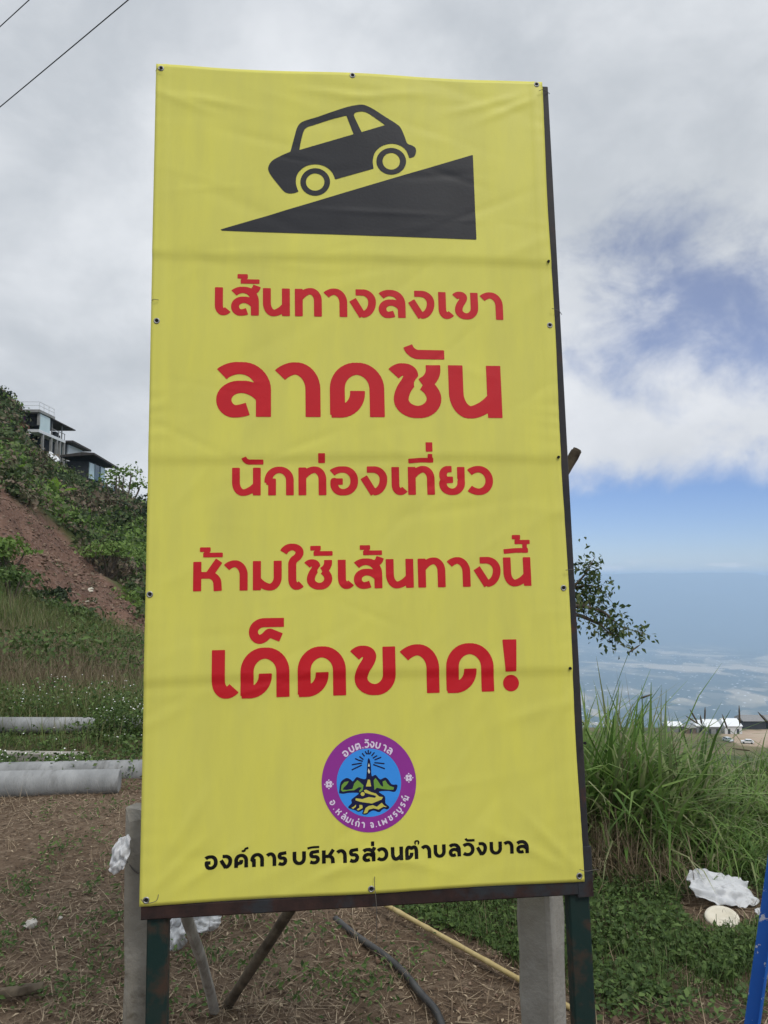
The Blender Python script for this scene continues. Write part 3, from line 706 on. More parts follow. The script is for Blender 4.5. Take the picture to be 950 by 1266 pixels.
text_line('lettering', [('o', 253.9, 269.6), ('ngo', 272.4, 287.5), ('kho', 290.3, 307.2), ('karan', 299, 307.6), ('ko', 310.6, 326.8), ('aa', 329.9, 341.8), ('ro', 344.2, 355.1), ('bo', 362.3, 378.5), ('i', 380.6, 395.2), ('ro', 382.9, 395.6), ('ho', 398.6, 414.2), ('aa', 416.5, 428.9), ('ro', 432.2, 443.8), ('so', 448.4, 464.2), ('mek', 459.2, 463), ('wo', 466.6, 480), ('no', 483.6, 498.1), ('to', 501, 517), ('nikhahit', 512.6, 518.7), ('aa', 521.1, 532.9), ('bo', 536.4, 550.9), ('lo', 555, 569.5), ('wo', 572.4, 586.5), ('mhan', 574.4, 587), ('ngo', 588.9, 601.7), ('bo', 605.4, 620.4), ('aa', 622.8, 634.6), ('lo', 638.1, 653.1)],
          lin(258, 1074.4, 648, 1054), lin(258, 17.4, 648, 16.4), MT['text_ink'], wv=.28, wh=.235, grid=.001, label='small black line at the foot of the banner')

# ---- pictograms (traced in zoomed picture units -> banner plane)
def to_st(pts, x0, y0, k): return [ST(x0+x/k, y0+y/k) for x, y in pts]
def crv(pts, n=5):
    p = curve_pts([(a, b, 0) for a, b in pts], n); return [(v.x, v.y) for v in p]
def car_pictogram():
    k = 4.75; cv = lambda p: to_st(p, 325, 125, k)
    body = crv([(215, 540), (190, 549), (160, 551), (132, 540), (100, 503), (62, 455), (41, 420), (40, 390), (62, 358), (110, 330), (168, 305)]) + \
           crv([(168, 305), (190, 225), (207, 165), (225, 138), (255, 122), (330, 100), (420, 70), (500, 45), (560, 33), (600, 33), (650, 55), (720, 100), (790, 145), (815, 170), (835, 215), (852, 258), (880, 270), (900, 285), (903, 310), (892, 335), (864, 345)])[1:] + \
           crv([(864, 345), (845, 300), (810, 272), (760, 261), (705, 275), (665, 310), (650, 360), (655, 407)])[1:] + [(430, 470)] + \
           crv([(430, 470), (410, 425), (370, 393), (315, 380), (255, 393), (210, 435), (200, 490), (215, 540)])[1:-1]
    win1 = crv([(220, 295), (232, 235), (248, 180), (270, 160), (300, 150), (400, 118), (496, 95)], 4)+[(538, 205)]
    win2 = crv([(585, 193), (560, 140), (540, 88), (575, 72), (615, 78), (665, 110), (722, 152)], 4)
    def ell(cx, cy, rx, ry): return [(cx+rx*math.cos(a), cy+ry*math.sin(a)) for a in np.linspace(0, 2*math.pi, 48, endpoint=False)]
    B, W1, W2 = cv(body), cv(win1), cv(win2)
    wh = [(cv(ell(313, 484, 87, 81)), cv(ell(313, 484, 54, 51))), (cv(ell(758, 364, 87, 78)), cv(ell(758, 364, 51, 49)))]
    def fn(S, T):
        d = np.maximum(poly_sdf(S, T, B), np.maximum(-poly_sdf(S, T, W1), -poly_sdf(S, T, W2)))
        for o, i in wh: d = np.minimum(d, np.maximum(poly_sdf(S, T, o), -poly_sdf(S, T, i)))
        return d
    a = np.array(B); V, F = march(a[:, 0].min()-.02, a[:, 0].max()+.02, a[:, 1].min()-.03, a[:, 1].max()+.02, .0025, fn)
    printed('car_pictogram', [(V, F, MT['veiled_ink'], .0008)])
    Q = [ST(*p) for p in [(270, 287), (585.3, 193), (589.5, 298)]]; a = np.array(Q)
    V, F = march(a[:, 0].min()-.01, a[:, 0].max()+.01, a[:, 1].min()-.01, a[:, 1].max()+.01, .004, lambda S, T: poly_sdf(S, T, Q))
    printed('slope_pictogram', [(V, F, MT['veiled_ink'], .0008)])
car_pictogram()
def emblem():
    Z = lambda pts: to_st(pts, 410, 920, 10)
    def lay(polys, m, off, h=.0012, extra=None, pad=.01):
        a = np.array([p for q in polys for p in q]); 
        def fn(S, T):
            d = np.full(S.shape, 9.0)
            for q in polys: d = np.minimum(d, poly_sdf(S, T, q))
            if extra is not None: d = extra(S, T, d)
            return d
        V, F = march(a[:, 0].min()-pad, a[:, 0].max()+pad, a[:, 1].min()-pad, a[:, 1].max()+pad, h, fn)
        return (V, F, m, off)
    c0 = (456.2, 966.9)
    ring = lambda rx, ry: [ST(c0[0]+rx*math.cos(a), c0[1]+ry*math.sin(a)) for a in np.linspace(0, 2*math.pi, 96, endpoint=False)]
    L = [lay([ring(58.2, 61.2)], MT['ink_purple'], .0008, .004), lay([ring(39.7, 42.2)], MT['ink_blue'], .0011, .004)]
    navy = Z(crv([(95, 600), (108, 485), (135, 440), (190, 410), (240, 432), (265, 452), (310, 400), (360, 415), (420, 425), (432, 380), (440, 280), (448, 190), (460, 168), (475, 190), (488, 275), (498, 388), (545, 372), (600, 428), (660, 405), (700, 430), (745, 490), (812, 495), (800, 560), (770, 582), (700, 570), (590, 578), (605, 600), (660, 640), (665, 720), (712, 765), (690, 797), (640, 790), (590, 832), (520, 812), (470, 832), (430, 862), (380, 852), (392, 802), (340, 828), (290, 807), (205, 775), (250, 720), (245, 680), (290, 640), (338, 597), (230, 592), (150, 605)], 3))
    rays = [[(250, 312), (375, 252)], [(250, 248), (375, 228)], [(292, 170), (330, 190), (388, 205)], [(345, 145), (395, 185)], [(378, 105), (410, 145)], [(415, 80), (440, 120)], [(455, 65), (455, 122)], [(490, 85), (468, 120)], [(532, 95), (495, 140)], [(565, 135), (510, 168)], [(615, 155), (530, 190)], [(655, 235), (530, 222)], [(660, 298), (515, 245)]]
    rays = [Z(r) for r in rays]
    def addrays(S, T, d):
        for r in rays: stroke_sdf(d, S, T, r, .0036, .0036)
        return d
    L.append(lay([navy], MT['ink_navy'], .0014, .0013, addrays, pad=.05))
    gr = [[(125, 500), (160, 460), (215, 450), (190, 492), (150, 530), (140, 555), (190, 558), (260, 545), (280, 480), (320, 435), (350, 460), (395, 500), (385, 560), (350, 590), (340, 570), (378, 530), (340, 522), (280, 562), (210, 566), (140, 580), (118, 560)],
          [(520, 440), (545, 410), (575, 450), (610, 505), (640, 520), (630, 455), (665, 440), (690, 480), (720, 510), (770, 525), (765, 555), (700, 555), (620, 545), (560, 530), (530, 560)]]
    L.append(lay([Z(g) for g in gr], MT['ink_green'], .0017, .0012))
    ol = [[(450, 430), (475, 432), (490, 515), (425, 515)],
          [(400, 560), (430, 555), (490, 585), (545, 600), (590, 640), (635, 645), (620, 675), (560, 700), (500, 725), (430, 715), (360, 705), (295, 685), (300, 660), (380, 670), (460, 645), (540, 655), (550, 630), (470, 610), (410, 590)],
          [(385+25*math.cos(a), 608+25*math.sin(a)) for a in np.linspace(0, 6.28, 14)[:-1]],
          [(305, 735), (300, 765), (270, 790), (245, 780), (285, 755)], [(345, 740), (380, 745), (385, 780), (330, 810), (310, 800), (345, 775)],
          [(395, 850), (420, 780), (460, 755), (510, 745), (560, 765), (620, 715), (650, 750), (690, 770), (640, 765), (580, 800), (520, 785), (460, 800), (440, 840)]]
    L.append(lay([Z(g) for g in ol], MT['ink_olive'], .0017, .0012))
    L.append(lay([Z([(462, 222), (474, 270), (450, 270)]), Z([(455, 290), (477, 330), (465, 362), (449, 330)])], MT['ink_cream'], .0017, .001))
    # lettering round the ring
    cs = ST(*c0); rad = (ST(c0[0]+58.2, c0[1])[0]-ST(c0[0]-58.2, c0[1])[0])/2
    strokes = []
    def zc(x, y): return ((x-466)/381, (471-y)/401)
    def put(g, x, y, top, hh=.125, marks=()):
        X, Y = zc(x, y); an = math.atan2(Y, X)
        rb = .715 if top else .915                       # baseline radius
        for gg, w in [(g, hh)]+[(m_, hh) for m_ in marks]:
            gw = GL[gg][0]; sh = 0 if gg == g else (GL[g][0]-gw)*.5
            for st in GL[gg][1]:
                out = []
                for x_, y_ in rpath(st):
                    lx = (x_+sh-GL[g][0]/2)*w*.85; ly = y_*w
                    if top: q = (rb+ly)*np.array([math.cos(an), math.sin(an)])+lx*np.array([math.sin(an), -math.cos(an)])
                    else: q = (rb-ly)*np.array([math.cos(an), math.sin(an)])+lx*np.array([-math.sin(an), math.cos(an)])
                    out.append((cs[0]+q[0]*rad, cs[1]+q[1]*rad))
                strokes.append((out, .25*w*rad))
    for g, x, y, mk in [('o', 275, 215, ()), ('bo', 325, 178, ()), ('to', 377, 155, ()), ('dot', 418, 150, ()), ('wo', 455, 135, ('mhan',)), ('ngo', 500, 137, ()), ('bo', 550, 148, ()), ('aa', 603, 175, ()), ('lo', 648, 207, ())]: put(g, x, y, True, .135, mk)
    for g, x, y, mk in [('o', 168, 622, ()), ('dot', 186, 668, ()), ('ho', 216, 700, ()), ('lo', 258, 742, ('mek',)), ('mo', 294, 770, ()), ('e', 326, 797, ()), ('ko', 364, 815, ('mek',)), ('aa', 411, 825, ()), ('jo', 485, 825, ()), ('dot', 520, 830, ()), ('e', 548, 818, ()), ('pho', 590, 803, ()), ('cho', 640, 775, ()), ('ro', 680, 745, ()), ('bo', 716, 712, ('uu',)), ('ro', 745, 668, ()), ('nno', 772, 618, ('karan',))]: put(g, x, y, False, .115, mk)
    def fl(S, T):
        d = np.full(S.shape, 9.0)
        for st, w in strokes: stroke_sdf(d, S, T, st, w, w*.9)
        for x, y in ((145, 470), (790, 445)):
            X, Y = zc(x, y); cx, cy = cs[0]+X*rad, cs[1]+Y*rad
            for k in range(4):
                a = math.pi/4+k*math.pi/2; d = np.minimum(d, np.hypot(S-cx-.0062*math.cos(a), T-cy-.0062*math.sin(a))-.0043)
                a = k*math.pi/2; d = np.minimum(d, np.hypot(S-cx-.011*math.cos(a), T-cy-.011*math.sin(a))-.002)
        return d
    V, F = march(cs[0]-rad, cs[0]+rad, cs[1]-rad, cs[1]+rad, .0009, fl)
    L.append((V, F, MT['ink_pale'], .0014))
    printed('emblem', L, 'round purple and blue council emblem with a monument and hills')
emblem()
# ---- eyelets
def grommet():
    V = []; F = []; n = 20
    prof = [(.0048, .0002), (.0056, .0016), (.0074, .0018), (.0088, .0003)]
    for r, h in prof:
        for k in range(n): a = 2*math.pi*k/n; V.append((r*math.cos(a), r*math.sin(a), h))
    for i in range(len(prof)-1):
        for k in range(n): F.append((i*n+k, i*n+(k+1) % n, (i+1)*n+(k+1) % n, (i+1)*n+k))
    mi = [0]*len(F); b = len(V)
    V += [(  .0050*math.cos(2*math.pi*k/n), .0050*math.sin(2*math.pi*k/n), .0003) for k in range(n)]; F.append(tuple(range(b, b+n))); mi.append(1)
    me = bpy.data.meshes.new('grommet'); me.from_pydata(V, [], [tuple(reversed(f)) for f in F]); me.materials.append(MT['steel']); me.materials.append(MT['hole'])
    me.polygons.foreach_set('material_index', mi); me.polygons.foreach_set('use_smooth', [True]*len(F)); me.update(); me.flip_normals(); return me
gm = grommet()
ROT = Matrix((EX, EY, EN)).transposed()
for px, py in [(201, 86.5), (437, 95.5), (664, 106), (195.5, 398), (680, 403), (186.5, 735), (696.5, 727), (181.5, 1112), (459, 1098), (715.5, 1082)]:
    s, t = ST(px, py); o = bpy.data.objects.new('grommet', gm)
    o.matrix_basis = Matrix.Translation(Vector(on_banner(np.array(s), np.array(t), .0006))) @ ROT.to_4x4(); link(o, banner)
def tube_st(pts, r, name, m, parent, n=6):
    return MB().tube(curve_pts([SW(*p) for p in pts], 6), r, n).build(name, m, parent, smooth=True)
for pts in ([(.005, .02, .012), (.02, .012, .02), (.045, .016, .017), (.05, .03, .012)], [(.618, .045, .012), (.617, .02, .018), (.62, -.03, .03), (.618, -.12, .02)],
            [(1.185, .035, .014), (1.205, .03, .016), (1.235, .028, .0), (1.25, .02, -.02)], [(.02, 2.385, .012), (.005, 2.392, .012), (-.004, 2.40, -.01)], [(1.185, 2.375, .014), (1.2, 2.38, .014), (1.228, 2.385, -.01)],
            [(.022, 1.66, .012), (.005, 1.66, .014), (-.004, 1.66, -.02)], [(1.19, 1.655, .014), (1.21, 1.65, .012), (1.232, 1.65, -.02)], [(1.19, .86, .014), (1.21, .862, .014), (1.235, .86, -.02)]):
    tube_st(pts, .0009, 'tie_wire', MT['wire'], sign)
# ---- steel frame and legs
FD = .04
fr = MB()
sR = 1.2+.002                                # right upright, its inner half behind the banner
def fbar(a, b, w, ax): fr.bar(SW(a[0], a[1], -FD/2-.004), SW(b[0], b[1], -FD/2-.004), w, FD, ax, .003)
fbar((.020, -.001), (.020, H_-.015), .036, EX)
fbar((sR, -.04), (sR, H_-.008), .040, EX)
fbar((.038, H_-.034), (sR-.020, H_-.034), .034, EY)
for t in (.6, 1.2, 1.8): fbar((.038, t), (sR-.020, t), .034, EY)
fr_o = fr.build('frame', MT['frame_paint'], sign); smooth_angle(fr_o)
br = MB(); br.bar(SW(.004, -.018, -FD/2), SW(sR-.0205, -.018, -FD/2), .035, FD+.006, EY, .003)
br_o = br.build('bottom_rail', MT['rust'], sign); smooth_angle(br_o)
dr = MB(); dr.bar(SW(sR+.001, .09, -FD/2), SW(sR+.001, -.041, -FD/2), .046, FD+.008, EX, .003)
smooth_angle(dr.build('corner_plate', MT['rust'], sign))
for px in (678, 704, 722, 690):
    py = {678: 325, 704: 826, 722: 918, 690: 566}[px]; s, t = ST(px, py)
    MB().tube([SW(s, t, .008), SW(s, t, .0125)], .0042, 10).build('screw', MT['hole'], sign)
for (xa, ya, xb, yb) in ((179, 1135, 209, 1135), (703, 1118, 733, 1118)):
    a = ST(xa, ya)[0]; b = ST(xb, yb)[0]; c = (a+b)/2; w = b-a
    top = SW(c, -.036, -.03); foot = SW(c, -.82, -.03); foot = top+(foot-top)*((top.z+.25)/(top.z-foot.z))
    o = MB().bar(top, foot, w*.86, .045, EX, .004).build('leg', MT['green_paint'], sign); smooth_angle(o)

# ------------------------------------------------------------------ posts, props and rubbish round the sign
def post(name, px0, px1, ytop, Y, label, m, rot, w, lean=(0, 0), ragged=False):
    top = P((px0+px1)/2, ytop, Y); foot = Vector((top.x+lean[0], top.y+lean[1], -.3)); e = empty(name, Vector((foot.x, foot.y, 0)), label, 'post')
    n = 9; mb = MB(); e_ = .012
    ax = Vector((math.cos(rot), math.sin(rot), 0))
    pts = [foot+(top-foot)*i/n for i in range(n+1)]
    ay = Vector((-ax.y, ax.x, 0)); h = w/2
    sec = [(-h+e_, -h), (h-e_, -h), (h, -h+e_), (h, h-e_), (h-e_, h), (-h+e_, h), (-h, h-e_), (-h, -h+e_)]
    vs = []
    for i, p in enumerate(pts):
        for a, b in sec:
            j = random.uniform(-.003, .003)
            dz = random.uniform(-.03, .02) if (ragged and i == n) else 0
            vs.append(p+ax*(a+j)+ay*(b+j)+Vector((0, 0, dz)))
    fs = [(i*8+k, i*8+(k+1) % 8, (i+1)*8+(k+1) % 8, (i+1)*8+k) for i in range(n) for k in range(8)]+[tuple(range(n*8, n*8+8)), tuple(reversed(range(8)))]
    mb.add(vs, fs); o = mb.build('shaft', m, e); smooth_angle(o, 35); return e
def _px(p): return project(p.x, p.y, p.z)
lp = post('concrete_post', 159, 207, 1000, 2.21, 'weathered grey post at the left of the sign, its split top beside the banner edge', MT['concrete_brown'], R(6), .10, (.015, 0), True)
wl = MB()
for za, zb in ((.80, .83), (.40, .385), (.34, .36)):
    p = lp.location; wl = MB(); wl.tube(curve_pts([Vector((p.x-.052, p.y-.052, zb)), Vector((p.x-.02, p.y-.058, za)), Vector((p.x+.02, p.y-.056, zb-.01))], 4), .002, 5); wl.build('wire', MT['wire'], lp)
post('concrete_post', 641, 693, 1085, 2.42, 'square pale concrete post behind the right end of the sign', MT['concrete'], R(-38), .108, (.02, 0))
# braces
b0 = GG(276, 1241); b0.z -= .03
brace = MB().tube(curve_pts([b0, P(357, 1128, 2.74), P(520, 880, 2.66), P(690, 597, 2.60), P(714, 555, 2.59)], 6), [.0185]*22+[.0165, .015, .0135], 9, .10)
smooth_angle(brace.build('brace_pole', MT['wood_brown'], loc=b0)); tag(bpy.data.objects['brace_pole'], 'dark brown branch propped diagonally behind the sign, broken tip past the right edge', 'pole')
b1 = GG(267, 1246); b1.z -= .03
st = MB().tube(curve_pts([b1, P(251, 1192, 2.72), P(232, 1137, 2.55), P(200, 1040, 2.42)], 6), [.018]*19, 9, .08)
o = st.build('stake', MT['wood_grey'], loc=b1); smooth_angle(o); tag(o, 'pale grey stake slanting to the left under the sign, meeting the brown branch', 'stake')
def on_ground(pts, r, k=8):
    q = curve_pts([GG(*p) for p in pts], k)
    for p in q: p.z = float(ground_h(np.array([p.x]), np.array([p.y]), False)[0])+r*.8+.008
    return q
q = on_ground([(415, 1136), (440, 1160), (472, 1186), (498, 1210), (520, 1236), (540, 1262), (552, 1300)], .014)
o = MB().tube(q, .0145, 12).build('water_hose', MT['hose'], loc=q[0]); smooth_angle(o); tag(o, 'black plastic hose curving over the soil under the sign', 'hose')
q = [GG(463, 1127)+Vector((0, 0, .06)), GG(712, 1254)+Vector((0, 0, .012))]; q = [q[0].lerp(q[1], i/8) for i in range(9)]
qq = curve_pts(q, 4); rad = [.0105*(1.0+(.16 if i % 5 == 0 else 0)) for i in range(len(qq))]
o = MB().tube(qq, rad, 12).build('bamboo_pole', MT['bamboo'], loc=q[0]); smooth_angle(o); tag(o, 'yellow bamboo pole lying on the weeds behind the right concrete post', 'pole')
# log and stones
q = on_ground([(-20, 1243), (15, 1238), (53, 1233)], .016)
for p_ in q: p_.z += .018
o = MB().tube(q, [.02]*9+[.021]*4+[.019]*4, 9, .12).build('fallen_branch', MT['wood_brown'], loc=q[0]); smooth_angle(o); tag(o, 'short dark branch lying on the soil at the lower left', 'branch')
def stone(px, py, r, label, m=None):
    p = GG(px, py); bm = bmesh.new(); bmesh.ops.create_icosphere(bm, subdivisions=2, radius=r)
    for v in bm.verts: v.co *= 1+random.uniform(-.22, .22); v.co.z *= .75
    me = bpy.data.meshes.new('stone'); bm.to_mesh(me); bm.free(); me.materials.append(m or MT['stone'])
    o = link(bpy.data.objects.new('stone', me)); o.location = p+Vector((0, 0, r*.4)); tag(o, label, 'stone', 'pale stones on the bare soil')
stone(38, 1146, .030, 'white angular stone lying alone on the soil left of the sign')
stone(75, 1136, .011, 'small pale pebble just right of the white stone')
# crumpled plastic
def crumple(name, c, ex, ey, n, amp, label, seed, m=None, cat='plastic bag', outline=None):
    r = np.random.default_rng(seed); A, B = np.meshgrid(np.linspace(-1, 1, n), np.linspace(-1, 1, n))
    sq = 1-.25*(A*A*B*B); rag = 1+.18*fbm(A*2+seed, B*2, 2)
    X = A*sq*rag; Y = B*sq*(1+.18*fbm(A*2, B*2+seed, 2))
    f1 = fbm(A*1.1+seed*3, B*1.6, 2); f2 = fbm((A+B*.6)*3.2+seed, (B-A*.4)*1.1, 2)
    Hh = amp*(1.3*np.sqrt(f1*f1+.01)+.45*np.abs(f2)+.28*np.abs(np.sin(A*4.5+B*2.2+seed+3*f1+2*f2))+.06*np.abs(fbm(A*6+seed, B*5, 2))+.4*(1-A*A)*(1-B*B))
    ex, ey = np.array(ex), np.array(ey); nn = np.cross(ex, ey); nn = nn/np.linalg.norm(nn)
    V = X[..., None]*ex+Y[..., None]*ey+Hh[..., None]*nn
    I = np.arange(n*n).reshape(n, n); F = np.stack([I[:-1, :-1], I[:-1, 1:], I[1:, 1:], I[1:, :-1]], -1).reshape(-1, 4)
    o = mesh_obj(name, V.reshape(-1, 3), F, m or MT['plastic'], smooth=True, loc=c); so = o.modifiers.new('thick', 'SOLIDIFY'); so.thickness = .0012
    tag(o, label, cat); return o
p = GG(893, 1118); crumple('plastic_sheet', p+Vector((0, .02, .05)), (.17, .02, -.035), (0.02, .09, .035), 46, .04, 'crumpled white plastic sheet lying in the weeds at the right', 3, cat='plastic sheet')
p = GG(222, 1168); crumple('plastic_bag', p+Vector((-.0, 0, .05)), (.05, .01, .03), (-.01, .03, .07), 26, .05, 'clear torn plastic bag on the soil behind the left leg of the sign', 5)
p = GG(250, 1158); crumple('plastic_bag', p+Vector((0, .05, .04)), (.065, .02, 0), (0, .03, .045), 26, .05, 'white crumpled bag on the soil just right of the grey stake top', 8)
crumple('plastic_bag', P(151, 1056, 2.14), (.024, .0, .004), (.008, .012, .046), 26, .022, 'white plastic bag caught on the left side of the grey post', 11)
def bowl():
    p = GG(893, 1138); e = empty('foam_bowl', p, 'cream foam bowl lying upside down in front of the white plastic sheet', 'bowl'); n = 28
    def ring(rs, m, name, th):
        V = []; F = []
        for r, h in rs:
            for k in range(n): a = 2*math.pi*k/n; V.append((r*math.cos(a), r*.95*math.sin(a), h))
        for i in range(len(rs)-1):
            for k in range(n): F.append((i*n+k, i*n+(k+1) % n, (i+1)*n+(k+1) % n, (i+1)*n+k))
        if name == 'shell': F.append(tuple(range((len(rs)-1)*n, len(rs)*n)))
        o = mesh_obj(name, V, F, m, e, smooth=True, loc=(0, .0, .01)); o.rotation_euler = (R(17), R(-5), 0)
    ring([(.076, .0), (.0758, .006), (.073, .011), (.055, .012), (.05, .008), (.02, .007)], MT['foam'], 'shell', 0)
    return e
bowl()
p = GG(878, 1110); o = crumple('bowl_hollow', p+Vector((.03, -.03, .045)), (.085, 0, .0), (0, .03, .02), 16, .02, 'brown flat sheet standing in for the dark hollow behind the foam bowl', 14, MT['brownfilm'], 'scrap')  # brown sheet added as the bowl's rim and the dark hollow behind it
p = GG(918, 1083); crumple('foam_scrap', p+Vector((0, 0, .02)), (.035, .01, 0), (0, .02, .01), 12, .02, 'small cream scrap above the white plastic sheet', 15, MT['foam'], 'scrap')
p = GG(937, 1136); crumple('foam_scrap', p+Vector((0, 0, .02)), (.02, .01, 0), (0, .02, .012), 12, .02, 'small white scrap beside the blue post', 16, MT['plastic'], 'scrap')
# blue post
bt = P(1005, 735, 2.36); bb = P(930+.134*-70+0, 1266+70, 2.36); bb = bb+(bb-bt).normalized()*((bb.z+.15)/max(1e-3, (bt-bb).normalized().z))
mb = MB(); ax = Vector((.86, -.5, 0)); w = .042
mb.bar(bb, bt, w, .006, ax, .001)
tdir = (bt-bb).normalized(); a_ = (ax-tdir*ax.dot(tdir)).normalized(); n_ = tdir.cross(a_)
sg = -1 if n_.y > 0 else 1
o_ = a_*(w/2-.0035)+n_*sg*(w/2+.0035)
mb.bar(bb+o_, bt+o_, .006, w, ax, .001)
o = mb.build('blue_post', MT['blue_paint'], loc=bb); tag(o, 'slanting bright blue angle iron post with chipped paint at the right edge', 'post')

# ------------------------------------------------------------------ concrete pipes behind, left
def pole(a, b, r0, r1, label, seed):
    """tapered spun-concrete pole lying on the ground from a to b"""
    a, b = Vector(a), Vector(b); d = (b-a).normalized(); n = 36; m = 30; V = []; F = []
    side = d.cross(Vector((0, 0, 1))).normalized(); up = side.cross(d)
    secs = [(0.0, .0), (0.0, .93), (.006, .985), (.014, 1)]+[(i/m, 1) for i in range(1, m)]+[(1-.002, 1), (1, .96), (1, 0)]
    L_ = (b-a).length
    for t, k_ in secs:
        tt = t/L_ if t < .02 else t
        p = (b-a)*tt; r = (r0+(r1-r0)*tt)*max(k_, .02)
        for k in range(n): an = 2*math.pi*k/n; V.append(p+side*math.cos(an)*r+up*math.sin(an)*r)
    for i in range(len(secs)-1):
        for k in range(n): F.append((i*n+k, i*n+(k+1) % n, (i+1)*n+(k+1) % n, (i+1)*n+k))
    o = mesh_obj('concrete_pole', V, F, MT['pipe'], loc=a); smooth_angle(o, 35)
    return tag(o, label, 'pole', 'concrete poles lying beyond the plot')
def gp(px, Y, r, sink=.0):
    x = P(px, 900, Y).x; return Vector((x, Y, gz(x, Y)+r-sink))
pole(gp(150, 5.93, .09, .02), gp(-420, 5.45, .14, .05), .09, .14, 'thick grey concrete pole lying nearest, its blunt end left of the sign', 1)
pole(gp(-120, 6.2, .10, .08), gp(420, 6.5, .095, .07), .10, .095, 'pale concrete pole lying just behind the nearest one, running behind the sign', 2)
pole(gp(270, 8.2, .07, -.0), gp(-200, 7.9, .08, -.01), .075, .088, 'farthest grey concrete pole half hidden by flowering weeds', 3)
a = gp(105, 6.66, .06); b = gp(-260, 6.68, .06); a.z += .02; b.z += .02
o = MB().bar(a, b, .10, .11, (0, 1, 0), .006).build('concrete_beam', MT['concrete'], loc=a); smooth_angle(o); tag(o, 'square pale concrete beam lying behind the nearest pole', 'beam')

# ------------------------------------------------------------------ plants: bulk builders
def blades(base, length, width, az, lean, curl, nseg=4, fold=True):
    """arrays -> strip meshes; lean = initial angle off vertical, curl = extra bend"""
    n = len(base); t = np.linspace(0, 1, nseg+1); pos = np.zeros((n, nseg+1, 3)); ang = lean.copy(); p = base.copy(); pos[:, 0] = p
    for i in range(1, nseg+1):
        st_ = length/nseg; dirv = np.stack([np.sin(ang)*np.cos(az), np.sin(ang)*np.sin(az), np.cos(ang)], -1)
        p = p+dirv*st_[:, None]; pos[:, i] = p; ang = ang+curl/nseg
    side = np.stack([-np.sin(az), np.cos(az), np.zeros(n)], -1)
    prof = np.array([.7, 1.0, .85, .55, .06]) if nseg == 4 else np.linspace(1, .05, nseg+1)
    V = np.stack([pos-side[:, None]*(width[:, None]*prof)[..., None]*.5, pos+side[:, None]*(width[:, None]*prof)[..., None]*.5], 2).reshape(-1, 3)
    b = np.arange(n)[:, None]*(2*(nseg+1)); k = np.arange(nseg)[None]*2
    F = np.stack([b+k, b+k+1, b+k+3, b+k+2], -1).reshape(-1, 4)
    return V, F
def leaves(c, size, nrm, asp=.5, droop=None, seed=0):
    """rhombus leaves at c, face normals about nrm"""
    r = np.random.default_rng(seed); n = len(c); nrm = nrm/np.linalg.norm(nrm, axis=1, keepdims=True)
    a = r.normal(size=(n, 3)); a -= nrm*np.sum(a*nrm, 1, keepdims=True); a /= np.linalg.norm(a, axis=1, keepdims=True)
    if droop is not None: a = a+np.array([0, 0, -droop]); a /= np.linalg.norm(a, axis=1, keepdims=True)
    b = np.cross(nrm, a); b /= np.linalg.norm(b, axis=1, keepdims=True)
    s = size[:, None]; k = .12
    V = np.stack([c-a*s*.5, c+b*s*asp*.5+nrm*s*k-a*s*.05, c+a*s*.5, c-b*s*asp*.5+nrm*s*k-a*s*.05], 1).reshape(-1, 3)
    i = np.arange(n)*4
    F = np.concatenate([np.stack([i, i+1, i+2], -1), np.stack([i, i+2, i+3], -1)])
    return V, F
def merge(*vf):
    V = np.concatenate([v for v, f in vf]); o = 0; F = []
    for v, f in vf: F.append(f+o); o += len(v)
    return V, np.concatenate(F)
def sphere_dirs(n, r):
    d = r.normal(size=(n, 3)); return d/np.linalg.norm(d, axis=1, keepdims=True)
def poly_scatter(poly, n, r):               # random picture points inside a polygon, dropped on the near ground
    q = np.array(poly, float); lo, hi = q.min(0), q.max(0); out = []
    while len(out) < n:
        p = r.uniform(lo, hi, (n, 2)); p = p[poly_sdf(p[:, 0], p[:, 1], q) < 0]; out += p.tolist()
    p = np.array(out[:n]); u = (p[:, 0]-475)/951; w = -(p[:, 1]-633)/951
    dy = CP-w*SP; dz = SP+w*CP; k = -EYE/np.minimum(dz, -.02); x = u*k; y = dy*k
    return x, y
